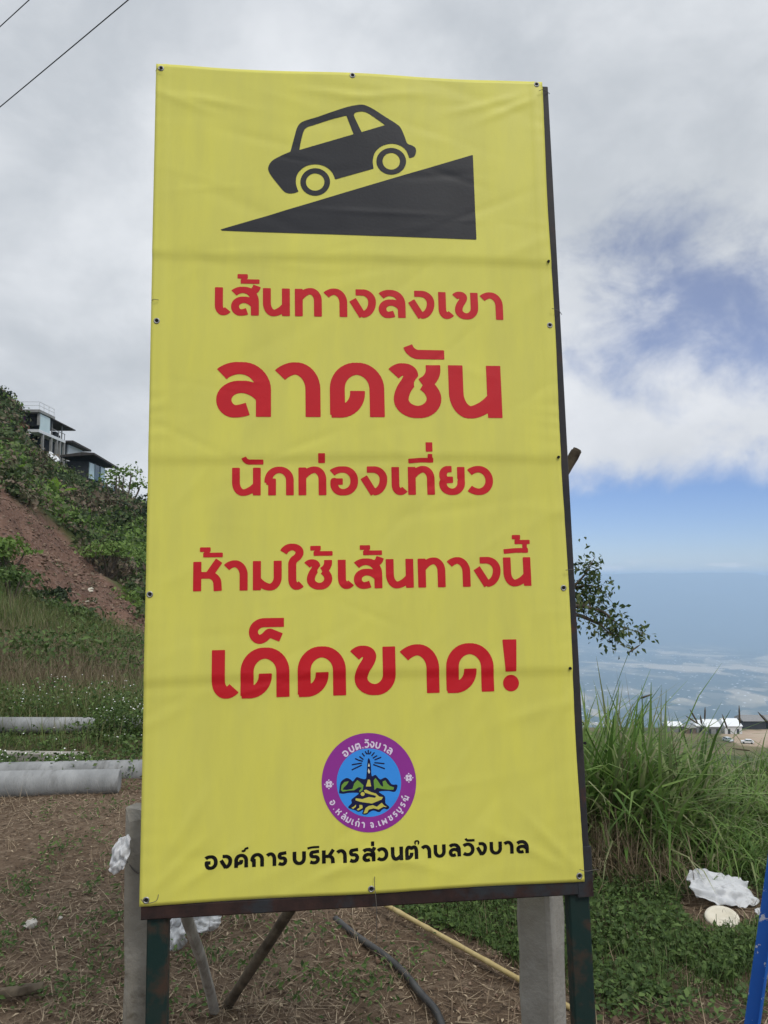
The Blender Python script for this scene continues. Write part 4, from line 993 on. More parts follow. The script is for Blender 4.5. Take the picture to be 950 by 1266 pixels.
# straw and dead stalks over the soil
def litter():
    r = np.random.default_rng(3); n = 36000
    x = r.uniform(-4.6, 3.6, n*3); y = 2.5+5.0*r.random(n*3)**1.3; k = (np.abs(x) < y*.62+.3) & (fbm(x*.9+4, y*.9, 3)+r.normal(0, .25, n*3) > -.12); x, y = x[k][:n], y[k][:n]; n = len(x)
    z = ground_h(x, y)+.004; base = np.stack([x, y, z], -1)
    L_ = r.gamma(2.2, .032, n); lean = R(82)+r.normal(0, .12, n); lean = np.where(r.random(n) < .10, r.uniform(.2, 1.2, n), lean)
    V, F = blades(base, L_, r.uniform(.0012, .005, n), r.uniform(0, 6.28, n), lean, r.normal(0.15, .3, n), 3)
    m = 260; parts = []; cx = r.uniform(-4.2, 3.2, m); cy = 2.6+4.6*r.random(m)**1.2
    for i in range(m):
        kk = r.integers(12, 34); bx = cx[i]+r.normal(0, .035, kk); by = cy[i]+r.normal(0, .035, kk)
        parts.append(blades(np.stack([bx, by, ground_h(bx, by)-.003], -1), r.uniform(.03, .15, kk), r.uniform(.0016, .004, kk), r.uniform(0, 6.28, kk), np.abs(r.normal(.7, .4, kk)), r.normal(.9, .5, kk), 3))
    nq = 16000; x = r.uniform(-4.4, 3.4, nq); y = 2.5+4.8*r.random(nq)**1.2
    V3, F3 = leaves(np.stack([x, y, ground_h(x, y)+.006], -1), r.uniform(.008, .032, nq), sphere_dirs(nq, r)*.45+np.array([0, 0, 1]), .38, seed=77)
    F3 = np.concatenate([F3, F3[:, 2:]], 1) if False else F3
    mesh_obj('dead_leaves', V3, F3, MT['litter']); tag(bpy.data.objects['dead_leaves'], kind='stuff', label='brown dead leaf scraps over the soil', cat='litter')
    V2, F2 = merge(*parts); V, F = merge((V, F), (V2, F2))
    tag(mesh_obj('dry_litter', V, F, MT['litter']), kind='stuff', label='dead straw and stalks littering the brown soil', cat='litter')
litter()
def clods():
    r = np.random.default_rng(61); P_ = []; S_ = []
    n = 5200; x = r.uniform(-4.4, 3.4, n); y = 2.5+4.4*r.random(n)**1.2; k = fbm(x*.8+2, y*.8, 3)+r.normal(0, .2, n) > -.05; x, y = x[k], y[k]
    P_.append(np.stack([x, y, ground_h(x, y)], -1)); S_.append(r.gamma(2.0, .0032, len(x))+.002)
    Y = r.uniform(25, 51, 9000); x = r.uniform(-.56, -.28, 9000)*Y; z = ground_h(x, Y); u, v = project(x, Y, z); k = poly_sdf(u, v, SLIP) < 0; x, Y, z = x[k], Y[k], z[k]
    P_.append(np.stack([x, Y, z], -1)); S_.append((r.gamma(1.6, .022, len(x))+.014)*np.clip(Y/38, .5, 1.2))
    p = np.concatenate(P_); s = np.concatenate(S_); n = len(p)
    o = np.array([[1, 0, 0], [0, 1, 0], [-1, 0, 0], [0, -1, 0], [0, 0, 1], [0, 0, -1]], float)
    t = r.uniform(0, 6.28, n); c_, s_ = np.cos(t), np.sin(t)
    q = o[None]*r.uniform(.6, 1.4, (n, 6, 1)); q = q+r.normal(0, .18, (n, 6, 3)); q[..., 2] *= .7
    V = np.stack([q[..., 0]*c_[:, None]-q[..., 1]*s_[:, None], q[..., 0]*s_[:, None]+q[..., 1]*c_[:, None], q[..., 2]+.2], -1)*s[:, None, None]+p[:, None]
    f = np.array([[0, 1, 4], [1, 2, 4], [2, 3, 4], [3, 0, 4], [1, 0, 5], [2, 1, 5], [3, 2, 5], [0, 3, 5]])
    F = (np.arange(n)[:, None, None]*6+f[None]).reshape(-1, 3)
    tag(mesh_obj('soil_clods', V.reshape(-1, 3), F, MT['clod']), kind='stuff', label='crumbs and clods of brown soil on the plot and the bare slope', cat='soil clods')
clods()
# low weeds: thick on the right, tufts elsewhere
def weeds():
    r = np.random.default_rng(5); parts = []
    dense = [(455, 1112), (560, 1100), (640, 1112), (735, 1100), (760, 1050), (950, 1075), (960, 1190), (900, 1215), (820, 1190), (760, 1180), (735, 1200), (640, 1190), (600, 1165), (520, 1150)]
    n = 17000; x, y = poly_scatter(dense, n, r); d = .01+.10*r.random(n)*np.clip(.6+fbm(x*2.5, y*2.5, 3), .15, 1.2)
    parts.append(leaves(np.stack([x, y, ground_h(x, y)+d], -1), r.uniform(.012, .034, n)*(1+.5*(r.random(n) < .12)), sphere_dirs(n, r)*.75+np.array([0, -.2, .8]), .5, seed=1))
    n = 3000; x, y = poly_scatter([(735, 1190), (950, 1180), (950, 1266), (735, 1266)], n, r); k = fbm(x*2.2, y*2.2, 3)+r.normal(0, .15, n) > .03; x, y = x[k], y[k]; n = len(x)
    parts.append(leaves(np.stack([x, y, ground_h(x, y)+.01+.05*r.random(n)], -1), r.uniform(.018, .04, n), sphere_dirs(n, r)*.6+np.array([0, -.1, 1]), .6, seed=2))
    n = 4500; x, y = poly_scatter([(460, 1112), (950, 1075), (960, 1230), (735, 1240), (600, 1175)], n, r)
    V9, F9 = blades(np.stack([x, y, ground_h(x, y)], -1), r.uniform(.05, .17, n), r.uniform(.002, .0045, n), r.uniform(0, 6.28, n), np.abs(r.normal(.3, .3, n)), np.abs(r.normal(.8, .5, n)), 3)
    parts.append((V9, np.concatenate([F9[:, :3], F9[:, [0, 2, 3]]])))
    # tufts
    m = 850; tx = r.uniform(-4.2, 3, m); ty = 2.6+4.2*r.random(m)**1.2; k = (fbm(tx*.8+9, ty*.8, 3) > -.1); tx, ty = tx[k], ty[k]; m = len(tx)
    for px, py in [(75, 1055), (70, 1050), (95, 1250), (60, 1070), (120, 1040), (130, 1080), (105, 1165), (350, 1165), (420, 1225), (440, 1230), (470, 1215), (300, 1190), (375, 1240), (500, 1190), (230, 1200), (240, 1245), (400, 1160), (325, 1215), (455, 1245), (520, 1205), (110, 1010), (60, 1010), (140, 1000)]:
        q = GG(px, py); tx = np.append(tx, q.x); ty = np.append(ty, q.y)
    for i in range(len(tx)):
        kx = r.integers(14, 34) if i < m else 46; rad_ = (.03+.03*r.random()) if i < m else .06
        x = tx[i]+r.normal(0, rad_, kx); y = ty[i]+r.normal(0, rad_, kx); h = np.abs(r.normal(0, .035 if i < m else .05, kx))+.005
        parts.append(leaves(np.stack([x, y, ground_h(x, y)+h], -1), r.uniform(.014, .034, kx), sphere_dirs(kx, r)*.7+np.array([0, -.2, .8]), .45, seed=i))
    V, F = merge(*parts); cx_ = V[F[:, 0]]; pu, pv2 = project(cx_[:, 0], cx_[:, 1], cx_[:, 2])
    F = F[~((((pu-893)/52)**2+((pv2-1118)/28)**2 < 1) | ((pu > 905) & (pu < 948) & (pv2 > 1068) & (pv2 < 1142) & (rng.random(len(F)) < .6)))]
    tag(mesh_obj('ground_weeds', V, F, MT['weed']), kind='stuff', label='low green weeds covering the soil under and right of the sign', cat='weeds')
weeds()
# tall grass on the right bank
def tall_grass():
    r = np.random.default_rng(9); parts = []
    def clump(px, py, Y, n, h, spread, w=.011, lean=.35, curl=1.3):
        c = P(px, py, Y); x = c.x+r.normal(0, spread, n); y = Y+r.normal(0, spread*.7, n)
        base = np.stack([x, y, ground_h(x, y)], -1); az = r.uniform(0, 6.28, n)
        return blades(base, h*r.uniform(.45, 1.12, n), w*r.uniform(.6, 1.4, n), az, np.abs(r.normal(0, lean, n)), np.abs(r.normal(curl, .7, n)), 4)
    for px, Y, n, h, s, w in [(738, 4.6, 170, .98, .13, .026), (764, 4.7, 190, .98, .14, .027), (792, 4.65, 120, .86, .13, .024), (824, 4.9, 110, .84, .12, .025), (846, 4.9, 150, .50, .2, .014), (880, 5.0, 200, .40, .25, .012), (915, 5.0, 220, .38, .25, .012), (950, 5.1, 220, .42, .28, .012), (985, 5.0, 200, .46, .28, .012),
                           (752, 5.3, 160, 1.0, .2, .020), (805, 5.4, 170, .80, .2, .018), (870, 5.9, 300, .42, .4, .011), (940, 6.0, 300, .42, .4, .011), (1000, 6, 220, .45, .4, .012), (718, 5.0, 200, 1.0, .2, .020), (690, 5.3, 150, .9, .25, .016), (850, 4.4, 160, .40, .22, .010), (920, 4.45, 160, .38, .24, .010), (785, 4.35, 110, .52, .12, .014), (868, 4.7, 40, .75, .3, .012), (930, 4.8, 40, .7, .3, .011)]:
        parts.append(clump(px, 950, Y, n, h, s, w, .36 if w > .015 else .6, 1.5 if w > .015 else 1.9))
    for px, Y, n, h, s in [(905, 4.25, 40, .5, .12), (945, 4.3, 46, .55, .14), (800, 4.45, 50, .7, .16), (850, 4.6, 50, .6, .2), (765, 4.5, 60, .85, .14)]:
        parts.append(clump(px, 950, Y, n, h, s, .011, .5, 2.3))
    V, F = merge(*parts); tag(mesh_obj('tall_grass', V, F, MT['grass']), kind='stuff', label='tall green grass bank right of the sign', cat='grass')
    dp = []
    for px, Y, n, h, s in [(745, 4.2, 300, .42, .13), (775, 4.1, 240, .36, .15), (730, 4.4, 220, .48, .14), (805, 4.05, 90, .3, .16), (750, 4.6, 60, .95, .16), (790, 4.7, 50, .85, .18), (880, 5.0, 70, .5, .4)]:
        dp.append(clump(px, 950, Y, n, h, s, .005, .6, .8))
    V, F = merge(*dp); tag(mesh_obj('dead_grass', V, F, MT['dry_grass']), kind='stuff', label='dead brown stalks at the foot of the grass bank', cat='dead grass')
tall_grass()
def seed_stalk(px, py, Y, tilt, L_, label, hl=.12):
    top = P(px, py, Y); d = Vector((math.sin(tilt), .05, math.cos(tilt))).normalized(); gzb = gz(top.x-.15*math.sin(tilt), Y)
    base = Vector((top.x-d.x*.5-.05*math.copysign(1, tilt), Y-.1, gzb)); e = empty('grass_stalk', base, label, 'grass', 'seed heads over the grass bank')
    MB().tube(curve_pts([base, base+(top-base)*.6+Vector((-.04*math.copysign(1, tilt), 0, .05)), top-d*hl], 6), .0018, 5).build('stem', MT['weed'], e, smooth=True)
    MB().tube([top-d*hl, top-d*hl*.8, top-d*hl*.3, top], [.003, .0062, .0058, .0015], 7, .15).build('seed_head', MT['wood_brown'], e, smooth=True)
for i, (px, py, tl, hl, lab) in enumerate([(792, 797, 1.0, .10, 'grass seed head leaning over alone at the far upper left of the bank'), (807, 858, 1.25, .09, 'nearly flat seed head just below the highest one'), (853, 877, -.5, .10, 'seed head leaning left in front of the first shed'), (872, 874, .08, .09, 'upright seed head over the white shed roofs'), (866, 884, -.1, .06, 'short upright seed head left of the white roofs'), (848, 885, -1.0, .10, 'strongly bent seed head beside the left shed'), (893, 883, -.3, .10, 'seed head crossing the second white roof'), (914, 872, .02, .13, 'tallest seed head, standing straight in front of the right white shed'), (937, 880, -.7, .10, 'seed head leaning left near the right edge of the photo'), (905, 925, -1.45, .12, 'dark seed head lying almost flat over the pale yard')]):
    seed_stalk(px, py, 5.4, tl, .5, lab, hl)

# grass and flowering weeds beyond the pipes, left
def slope_grass():
    r = np.random.default_rng(12); n = 34000
    Y = 6.9+19*r.random(n)**1.5; u = np.where(r.random(n) < .82, r.uniform(-.56, -.28, n), r.uniform(-.28, .12, n)); x = u*Y; z = ground_h(x, Y)
    dens = np.clip((Y-8.0)/1.0, .10, 1); k = r.random(n) < dens; x, Y, z = x[k], Y[k], z[k]; n = len(x)
    V, F = blades(np.stack([x, Y, z], -1), r.uniform(.18, .55, n)*np.clip(.35+Y/16, .4, 1.25), .006*np.clip(Y/7, 1, 3.5)*r.uniform(.7, 1.3, n), r.uniform(0, 6.28, n), np.abs(r.normal(0, .3, n)), np.abs(r.normal(.8, .5, n)), 3)
    q = fbm(x/2.2+7, Y/3, 3)+r.normal(0, .18, n)+np.where((Y > 10) & (Y < 19), .16, -.12); nf = len(F)//n; dm = np.repeat(q > .18, nf)
    tag(mesh_obj('dry_slope_grass', V, F[dm], MT['dry_grass']), kind='stuff', label='brown flowering grass patches on the slope beyond the poles', cat='grass'); F = F[~dm]
    tag(mesh_obj('slope_grass', V, F, MT['hill_grass']), kind='stuff', label='rough green and brown grass on the slope beyond the pipes', cat='grass')
    # leafy weeds round the pipes
    parts = []; fl = []
    m = 150; ty = r.uniform(6.5, 10, m); tu = r.uniform(-.53, -.29, m)
    ty[:18] = r.uniform(7.0, 7.7, 18); ty[18:30] = r.uniform(8.4, 9, 12); ty[30:52] = r.uniform(6.38, 6.5, 22); ty[52:110] = r.uniform(8.3, 9.5, 58); ty[110:136] = r.uniform(7.6, 7.95, 26); tu[110:136] = r.uniform(-.365, -.30, 26)
    for i in range(m):
        kx = 60; s = r.uniform(.07, .14); cx = tu[i]*ty[i]; hh = r.uniform(.22, .36) if 110 <= i < 136 else r.uniform(.08, .2) if ty[i] < 8.1 else r.uniform(.2, .42)
        x = cx+r.normal(0, s, kx); y = ty[i]+r.normal(0, s, kx); h = hh*r.random(kx)
        zz = ground_h(x, y)+h; parts.append(leaves(np.stack([x, y, zz], -1), r.uniform(.025, .06, kx), sphere_dirs(kx, r)*.8+np.array([0, -.2, .7]), .5, seed=i))
        if r.random() < .6:
            kf = r.integers(1, 5); x = cx+r.normal(0, s*.9, kf); y = ty[i]-.02+r.normal(0, s*.5, kf); fl.append(leaves(np.stack([x, y, ground_h(x, y)+hh*r.uniform(.8, 1.15, kf)], -1), r.uniform(.009, .018, kf), np.tile([0, -.6, .8], (kf, 1))+sphere_dirs(kf, r)*.3, .9, seed=i))
    for i in range(150):
        yy = 12+13*r.random(); uu = r.uniform(-.55, -.3); cx = uu*yy; kx = 60; s_ = r.uniform(.15, .4); hh = r.uniform(.25, .7)
        if fbm(np.array([cx/3.0]), np.array([yy/4.0]), 2)[0] < -.02: continue
        x = cx+r.normal(0, s_, kx); y = yy+r.normal(0, s_, kx); parts.append(leaves(np.stack([x, y, ground_h(x, y)+hh*r.random(kx)], -1), r.uniform(.06, .14, kx), sphere_dirs(kx, r)*.8+np.array([0, -.2, .7]), .5, seed=i))
    V, F = merge(*parts); tag(mesh_obj('pipe_weeds', V, F, MT['weed']), kind='stuff', label='leafy weeds growing round the concrete pipes', cat='weeds')
    V, F = merge(*fl); tag(mesh_obj('white_flowers', V, F, MT['flower']), kind='stuff', label='tiny white weed flowers above the far pipe', cat='flowers')
slope_grass()

# scrub on the hillside
def clump_leaves(c, rx, rz, n, size, r, seed):
    d = sphere_dirs(n, r); d[:, 2] = np.abs(d[:, 2])*1.0-.12; k = r.uniform(.55, 1.05, n)[:, None]*(1+.22*np.sin(d[:, :1]*5+seed)+.18*np.cos(d[:, 1:2]*6+seed*2))
    pos = np.asarray(c)+d*k*np.array([rx, rx, rz])
    return leaves(pos, size*r.uniform(.6, 1.4, n), d+sphere_dirs(n, r)*.8, .6, seed=seed)
def scrub():
    r = np.random.default_rng(15); parts = []; dry = []; lt = []
    cnt = 0
    while cnt < 1900:
        Y = 22+76*r.random()**.8; u = r.uniform(-.58, .02) if cnt % 3 == 0 else r.uniform(-.58, -.24); x = u*Y; z = gz(x, Y); px, py = project(x, Y, z)
        s = poly_sdf(np.array([px]), np.array([py]), SLIP)[0]
        if 24 < Y < 54 and s < 2: continue
        if Y < 30 and py > 775: continue
        if 74 < Y < 112 and 16 < px < 140 and py < 585: continue
        cnt += 1
        sc = r.uniform(.6, 1.5)*(1 if Y > 45 else .55); n = int(r.uniform(30, 75)); sc *= r.uniform(.8, 1.25)
        vf = clump_leaves((x, Y, z), sc*1.25, sc*1.05, n, (.36 if Y > 60 else (.28 if Y > 40 else .17))*r.uniform(.7, 1.6), r, cnt)
        q = fbm(np.array([x/9+3]), np.array([Y/9]), 3)[0]+r.normal(0, .22)
        (dry if q > .2 else lt if q < -.36 else parts).append(vf)
    for k in range(170):
        Y = r.uniform(26, 50); u = r.uniform(-.54, -.3); x = u*Y; z = gz(x, Y); px, py = project(x, Y, z)
        if poly_sdf(np.array([px]), np.array([py]), SLIP)[0] < 0: (dry if k % 3 else parts).append(clump_leaves((x, Y, z-.03), r.uniform(.12, .35), r.uniform(.08, .22), 26, .11, r, k))
    for nm, pp, m, lab in (('hillside_scrub', parts, 'scrub', 'dense dark green scrub over the hillside below the houses'), ('dry_scrub', dry, 'scrub_dry', 'brown dry scrub patches on the hillside'), ('light_scrub', lt, 'scrub_light', 'lighter green bushes mixed into the hillside scrub')):
        V, F = merge(*pp); tag(mesh_obj(nm, V, F, MT[m]), kind='stuff', label=lab, cat='scrub')
scrub()
def shrub(name, px, py, Y, rx, rz, n, size, m, label, cat, seed, trunk=0.0, holes=1.0):
    r = np.random.default_rng(seed); c = P(px, py, Y); g = gz(c.x, Y); e = empty(name, Vector((c.x, Y, g)), label, cat)
    base = Vector((0, 0, -.2)); cc = c-e.location
    mb = MB(); L_ = []
    for k in range(9):
        d = sphere_dirs(1, r)[0]; tip = cc+Vector((d[0]*rx*.7, d[1]*rx*.7, abs(d[2])*rz*.8))
        mb.tube(curve_pts([base+Vector((d[0]*.1, d[1]*.1, 0)), base.lerp(tip, .5)+Vector((d[0]*.2*rx, 0, .1*rz)), tip], 4), [rx*.05]*4+[rx*.03]*4+[rx*.008], 6)
        kk = n//9; L_.append(clump_leaves(tip, rx*.5, rz*.42, kk, size, r, seed+k))
    v = mb.v; mb.v = [Vector(q)+e.location for q in v]; mb.build('trunk', MT['bark'], e, smooth=True)
    V, F = merge(*L_); mesh_obj('crown', V, F, MT[m], e)
    return e
shrub('tree', 152, 606, 80, 2.6, 2.6, 420, .38, 'scrub_light', 'small loose leafy tree on the skyline just left of the sign', 'tree', 31)
shrub('tree', 172, 640, 74, 2.6, 2.4, 700, .36, 'dark_leaf', 'dark bushy tree against the left edge of the banner below the skyline', 'tree', 36)
shrub('tree', 2, 512, 86, 2.2, 2.6, 800, .34, 'dark_leaf', 'dark tree at the left edge of the photo beside the top house', 'tree', 32)
shrub('dry_bush', 12, 508, 86, 1.3, 1.1, 420, .3, 'scrub_dry', 'bare brownish bush in front of the top house', 'bush', 33)
shrub('dry_bush', 40, 578, 66, 1.9, 1.6, 520, .27, 'scrub_dry', 'brown dry bush on the slope below the top house', 'bush', 34)
shrub('shrub', 8, 690, 27, .9, .8, 620, .17, 'scrub_light', 'bright leafy shrub at the left edge beside the bare red slope', 'shrub', 35)
shrub('shrub', 134, 692, 46, 1.9, 1.0, 900, .2, 'scrub_light', 'light green shrub above the bare red slope', 'shrub', 37)
shrub('shrub', 80, 770, 24, .9, .7, 700, .14, 'weed', 'dark green shrub at the lower edge of the bare red slope', 'shrub', 38)
shrub('shrub', 62, 745, 27, .7, .6, 500, .14, 'dark_leaf', 'small dark shrub growing out of the middle of the bare red slope', 'shrub', 39)
shrub('shrub', 12, 745, 21, .9, .9, 800, .13, 'weed', 'leafy green shrub at the left edge below the bare red slope', 'shrub', 40)
def banana(px, py, Y, h, n, label, seed):
    r = random.Random(seed); c = P(px, py, Y); g = gz(c.x, Y); e = empty('banana_plant', Vector((c.x, Y, g-.1)), label, 'banana plant')
    top = c-e.location-Vector((0, 0, h*.45))
    mb = MB().tube([e.location, e.location+top*.5, e.location+top], [h*.07, h*.06, h*.04], 8); mb.build('stem', MT['weed'], e, smooth=True)
    for k in range(n):
        az = r.uniform(0, 6.28); le = h*r.uniform(.7, 1.0); ln = r.uniform(.2, .7); cu = r.uniform(.5, 1.2)
        V = []; ang = ln; p = top.copy(); m_ = 8
        for i in range(m_+1):
            t = i/m_; w = h*.15*math.sin(math.pi*min(1, .08+t*.95))**.7
            sd = Vector((-math.sin(az), math.cos(az), 0)); V += [p-sd*w+Vector((0, 0, .05*h)), p, p+sd*w+Vector((0, 0, .05*h))]
            p = p+Vector((math.sin(ang)*math.cos(az), math.sin(ang)*math.sin(az), math.cos(ang)))*le/m_; ang += cu/m_
        F = [(3*i+j, 3*i+j+1, 3*i+j+4, 3*i+j+3) for i in range(m_) for j in (0, 1)]
        mesh_obj('leaf', V, F, MT['banana'], e, smooth=True)
banana(66, 600, 62, 2.6, 5, 'bright banana plant standing out on the slope below the houses', 4)
banana(4, 580, 50, 2.4, 6, 'bright banana plant at the left edge of the photo', 6)
# rubble on the bare slope
for px, py, Y, s, lab in [(62, 689, 38, .10, 'small white lump near the top of the bare red slope'), (111, 737, 33, .15, 'largest white rubble lump in the middle of the bare red slope'), (108, 751, 31, .08, 'small pale lump just under the largest rubble on the slope'), (117, 743, 32, .07, 'pale lump right of the largest rubble on the slope'), (52, 710, 35, .08, 'grey lump on the left part of the bare red slope')]:
    bm = bmesh.new(); bmesh.ops.create_icosphere(bm, subdivisions=2, radius=s)
    for v in bm.verts: v.co *= 1+random.uniform(-.3, .3); v.co.z *= .7
    me = bpy.data.meshes.new('rubble'); bm.to_mesh(me); bm.free(); me.materials.append(MT['foam'])
    o = link(bpy.data.objects.new('rubble', me)); c = P(px, py, Y); o.location = (c.x, Y, gz(c.x, Y)+s*.4); tag(o, lab, 'rubble', 'rubble on the bare slope')

# tree behind the sign, its leafy side showing right of the frame
def right_tree():
    r = np.random.default_rng(41); Y0 = 7.2; b = P(640, 900, Y0); g = gz(b.x, Y0); e = empty('tree', Vector((b.x, Y0, g)), 'tree behind the sign with a leafy branch hanging out to the right', 'tree')
    fork = P(655, 790, Y0); mb = MB().tube(curve_pts([Vector((b.x, Y0, g-.2)), P(645, 860, Y0), fork], 6), [.075]*7+[.06]*5+[.05], 9, .05)
    tips = []
    limbs = [([fork, P(690, 745, 7.1), P(722, 712, 7.0), P(735, 690, 7.0)], 34), ([fork, P(695, 735, 7.1), P(728, 724, 7.0), P(745, 730, 7.0)], 46), ([fork, P(700, 752, 7.0), P(742, 755, 6.9), P(768, 774, 6.9), P(798, 784, 6.9)], 60), ([fork, P(700, 760, 7.0), P(738, 770, 6.95), P(752, 781, 6.9), P(772, 788, 6.9)], 44), ([fork, P(690, 740, 7.2), P(722, 735, 7.1), P(730, 748, 7.0)], 40),
             ([fork, P(640, 730, 7.3), P(620, 690, 7.4)], 60), ([fork, P(660, 720, 7.5), P(670, 670, 7.6)], 50), ([fork, P(620, 760, 7.4), P(580, 730, 7.5)], 60), ([fork, P(675, 745, 7.6), P(690, 700, 7.7)], 40)]
    C_ = []; D_ = []
    for ctrl, nl in limbs:
        pts = curve_pts(ctrl, 6); m = len(pts); mb.tube(pts, [max(.004, .03*(1-i/m)**1.3) for i in range(m)], 6)
        for k in range(nl):
            t = .30+.7*r.random()**.8; q = pts[min(m-1, int(t*(m-1)))]; off = Vector(r.normal(0, .06, 3)); tip = q+off
            if k % 2 == 0: mb.tube([q, tip], [.003, .0015], 4, cap=False)
            for j in range(4): C_.append(tip+Vector(r.normal(0, .04, 3))); D_.append(r.normal(0, 1, 3)*.7+np.array([0, -.5, .6]))
    c = np.array([tuple(v-e.location) for v in C_]); V, F = leaves(c, r.uniform(.035, .07, len(c)), np.array(D_), .48, droop=.7, seed=3)
    mb.build('trunk', MT['bark'], e, smooth=True); mesh_obj('crown', V, F, MT['tree_leaf'], e)
right_tree()

# ------------------------------------------------------------------ houses on the hill
def part(name, e, m, *boxes):
    mb = MB()
    for lo, hi in boxes: mb.box(lo, hi)
    return mb.build(name, MT[m], e)
def X(px, Y, py=633): return P(px, py, Y).x
def house_top():
    xr = X(49.5, 92, 510); e = empty('hill_house', Vector((xr-2.5, 95, 15)), 'tallest hill house, flat railed roof over a pale glass corner and open stilts', 'house')
    z = lambda py, Y=92: zat(48, py, Y)
    zr = z(507); zu = z(510.5); zf = z(527); zb = z(556)
    part('roof', e, 'grey_wall', ((xr-6, 91.6, zu+.02), (xr+.15, 96.0, zr)))
    rail = MB()
    for x in (xr-5.8, xr-4, xr-2, xr+.05): rail.bar((x, 91.7, zr), (x, 91.7, zr+.95), .06, .06)
    for y in (93, 94.4, 95.9): rail.bar((xr+.05, y, zr), (xr+.05, y, zr+.95), .06, .06)
    for h in (.5, .95): rail.bar((xr-5.8, 91.7, zr+h), (xr+.05, 91.7, zr+h), .05, .05, (0, 0, 1)); rail.bar((xr+.05, 91.75, zr+h), (xr+.05, 95.9, zr+h), .05, .05, (0, 0, 1))
    rail.build('railing', MT['white_wall'], e)
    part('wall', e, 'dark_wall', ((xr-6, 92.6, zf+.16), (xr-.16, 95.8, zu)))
    part('corner_column', e, 'grey_wall', ((xr-.25, 91.9, zf+.16), (xr, 92.2, zu)))
    w = part('window', e, 'glass_pale', ((xr-.12, 92.25, zf-.6), (xr-.02, 95.0, zu-.05)))
    part('curtain', e, 'purple_cloth', ((xr-2.7, 92.5, zf+.5), (xr-2.0, 92.58, zu-.2)))
    part('floor_slab', e, 'redslab', ((xr-6, 90.6, zf-.35), (xr-1.4, 92.5, zf+.15)))
    part('terrace_slab', e, 'white_wall', ((xr-1.3, 91.8, zf-.75), (xr+.05, 99.6, zf-.4)))
    cols = [(xr-.9, 91.0), (xr-.1, 93.2), (xr-.1, 95.6), (xr-.1, 97.2), (xr-.1, 98.2), (xr-.1, 99.45)]
    for x, y in cols: part('column', e, 'grey_wall', ((x-.14, y-.14, gz(x, y)-.4), (x+.14, y+.14, zf-.77)))
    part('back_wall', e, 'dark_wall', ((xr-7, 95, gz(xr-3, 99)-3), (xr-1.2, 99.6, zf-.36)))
    zc = zat(63, 518, 95.3); rf = MB(); rf.bar((xr-1.9, 95.4, zc), (xr-1.9, 102.4, zc-.1), 4.2, .14, (1, 0, 0)); rf.build('canopy', MT['roof_dark'], e)
    for x, y in ((xr-.3, 96.2), (xr-.3, 99.2)): part('canopy_post', e, 'grey_wall', ((x-.06, y-.06, zf-.39), (x+.06, y+.06, zc-.1)))
    part('terrace_rail', e, 'roof_grey', ((xr-.02, 95.6, zf+.35), (xr+.04, 99.5, zf+.43)), ((xr-.02, 97.5, zf-.39), (xr+.04, 97.6, zf+.34)), ((xr-.02, 99.3, zf-.39), (xr+.04, 99.4, zf+.34)))
    part('seat', e, 'dark_wall', ((xr-1.2, 98, zf-.38), (xr-.6, 99, zf+.5)))
    part('table', e, 'dark_wall', ((xr-1.2, 99.0, zf-.38), (xr-.6, 99.5, zf+.2)))
house_top()
def house_mid():
    Y0 = 106; xr = X(90, Y0, 545); z = lambda py: zat(90, py, Y0); e = empty('hill_house', Vector((xr-2, 108, 16)), 'middle hill house, low dark roof over one plain white wall', 'house')
    rf = MB(); rf.bar((xr-1.9, Y0-.3, z(546)), (xr-1.9, Y0+6.4, z(546)-.25), 4.2, .25, (1, 0, 0)); rf.build('roof', MT['roof_dark'], e)
    part('wall', e, 'white_wall', ((xr-3.4, Y0+.6, z(585)), (xr-.8, Y0+5.6, z(547)-.2)))
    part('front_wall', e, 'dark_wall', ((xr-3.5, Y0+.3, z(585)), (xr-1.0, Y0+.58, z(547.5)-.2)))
    part('window', e, 'glass_dark', ((xr-2.4, Y0+.24, z(560)), (xr-1.3, Y0+.29, z(550))))
house_mid()
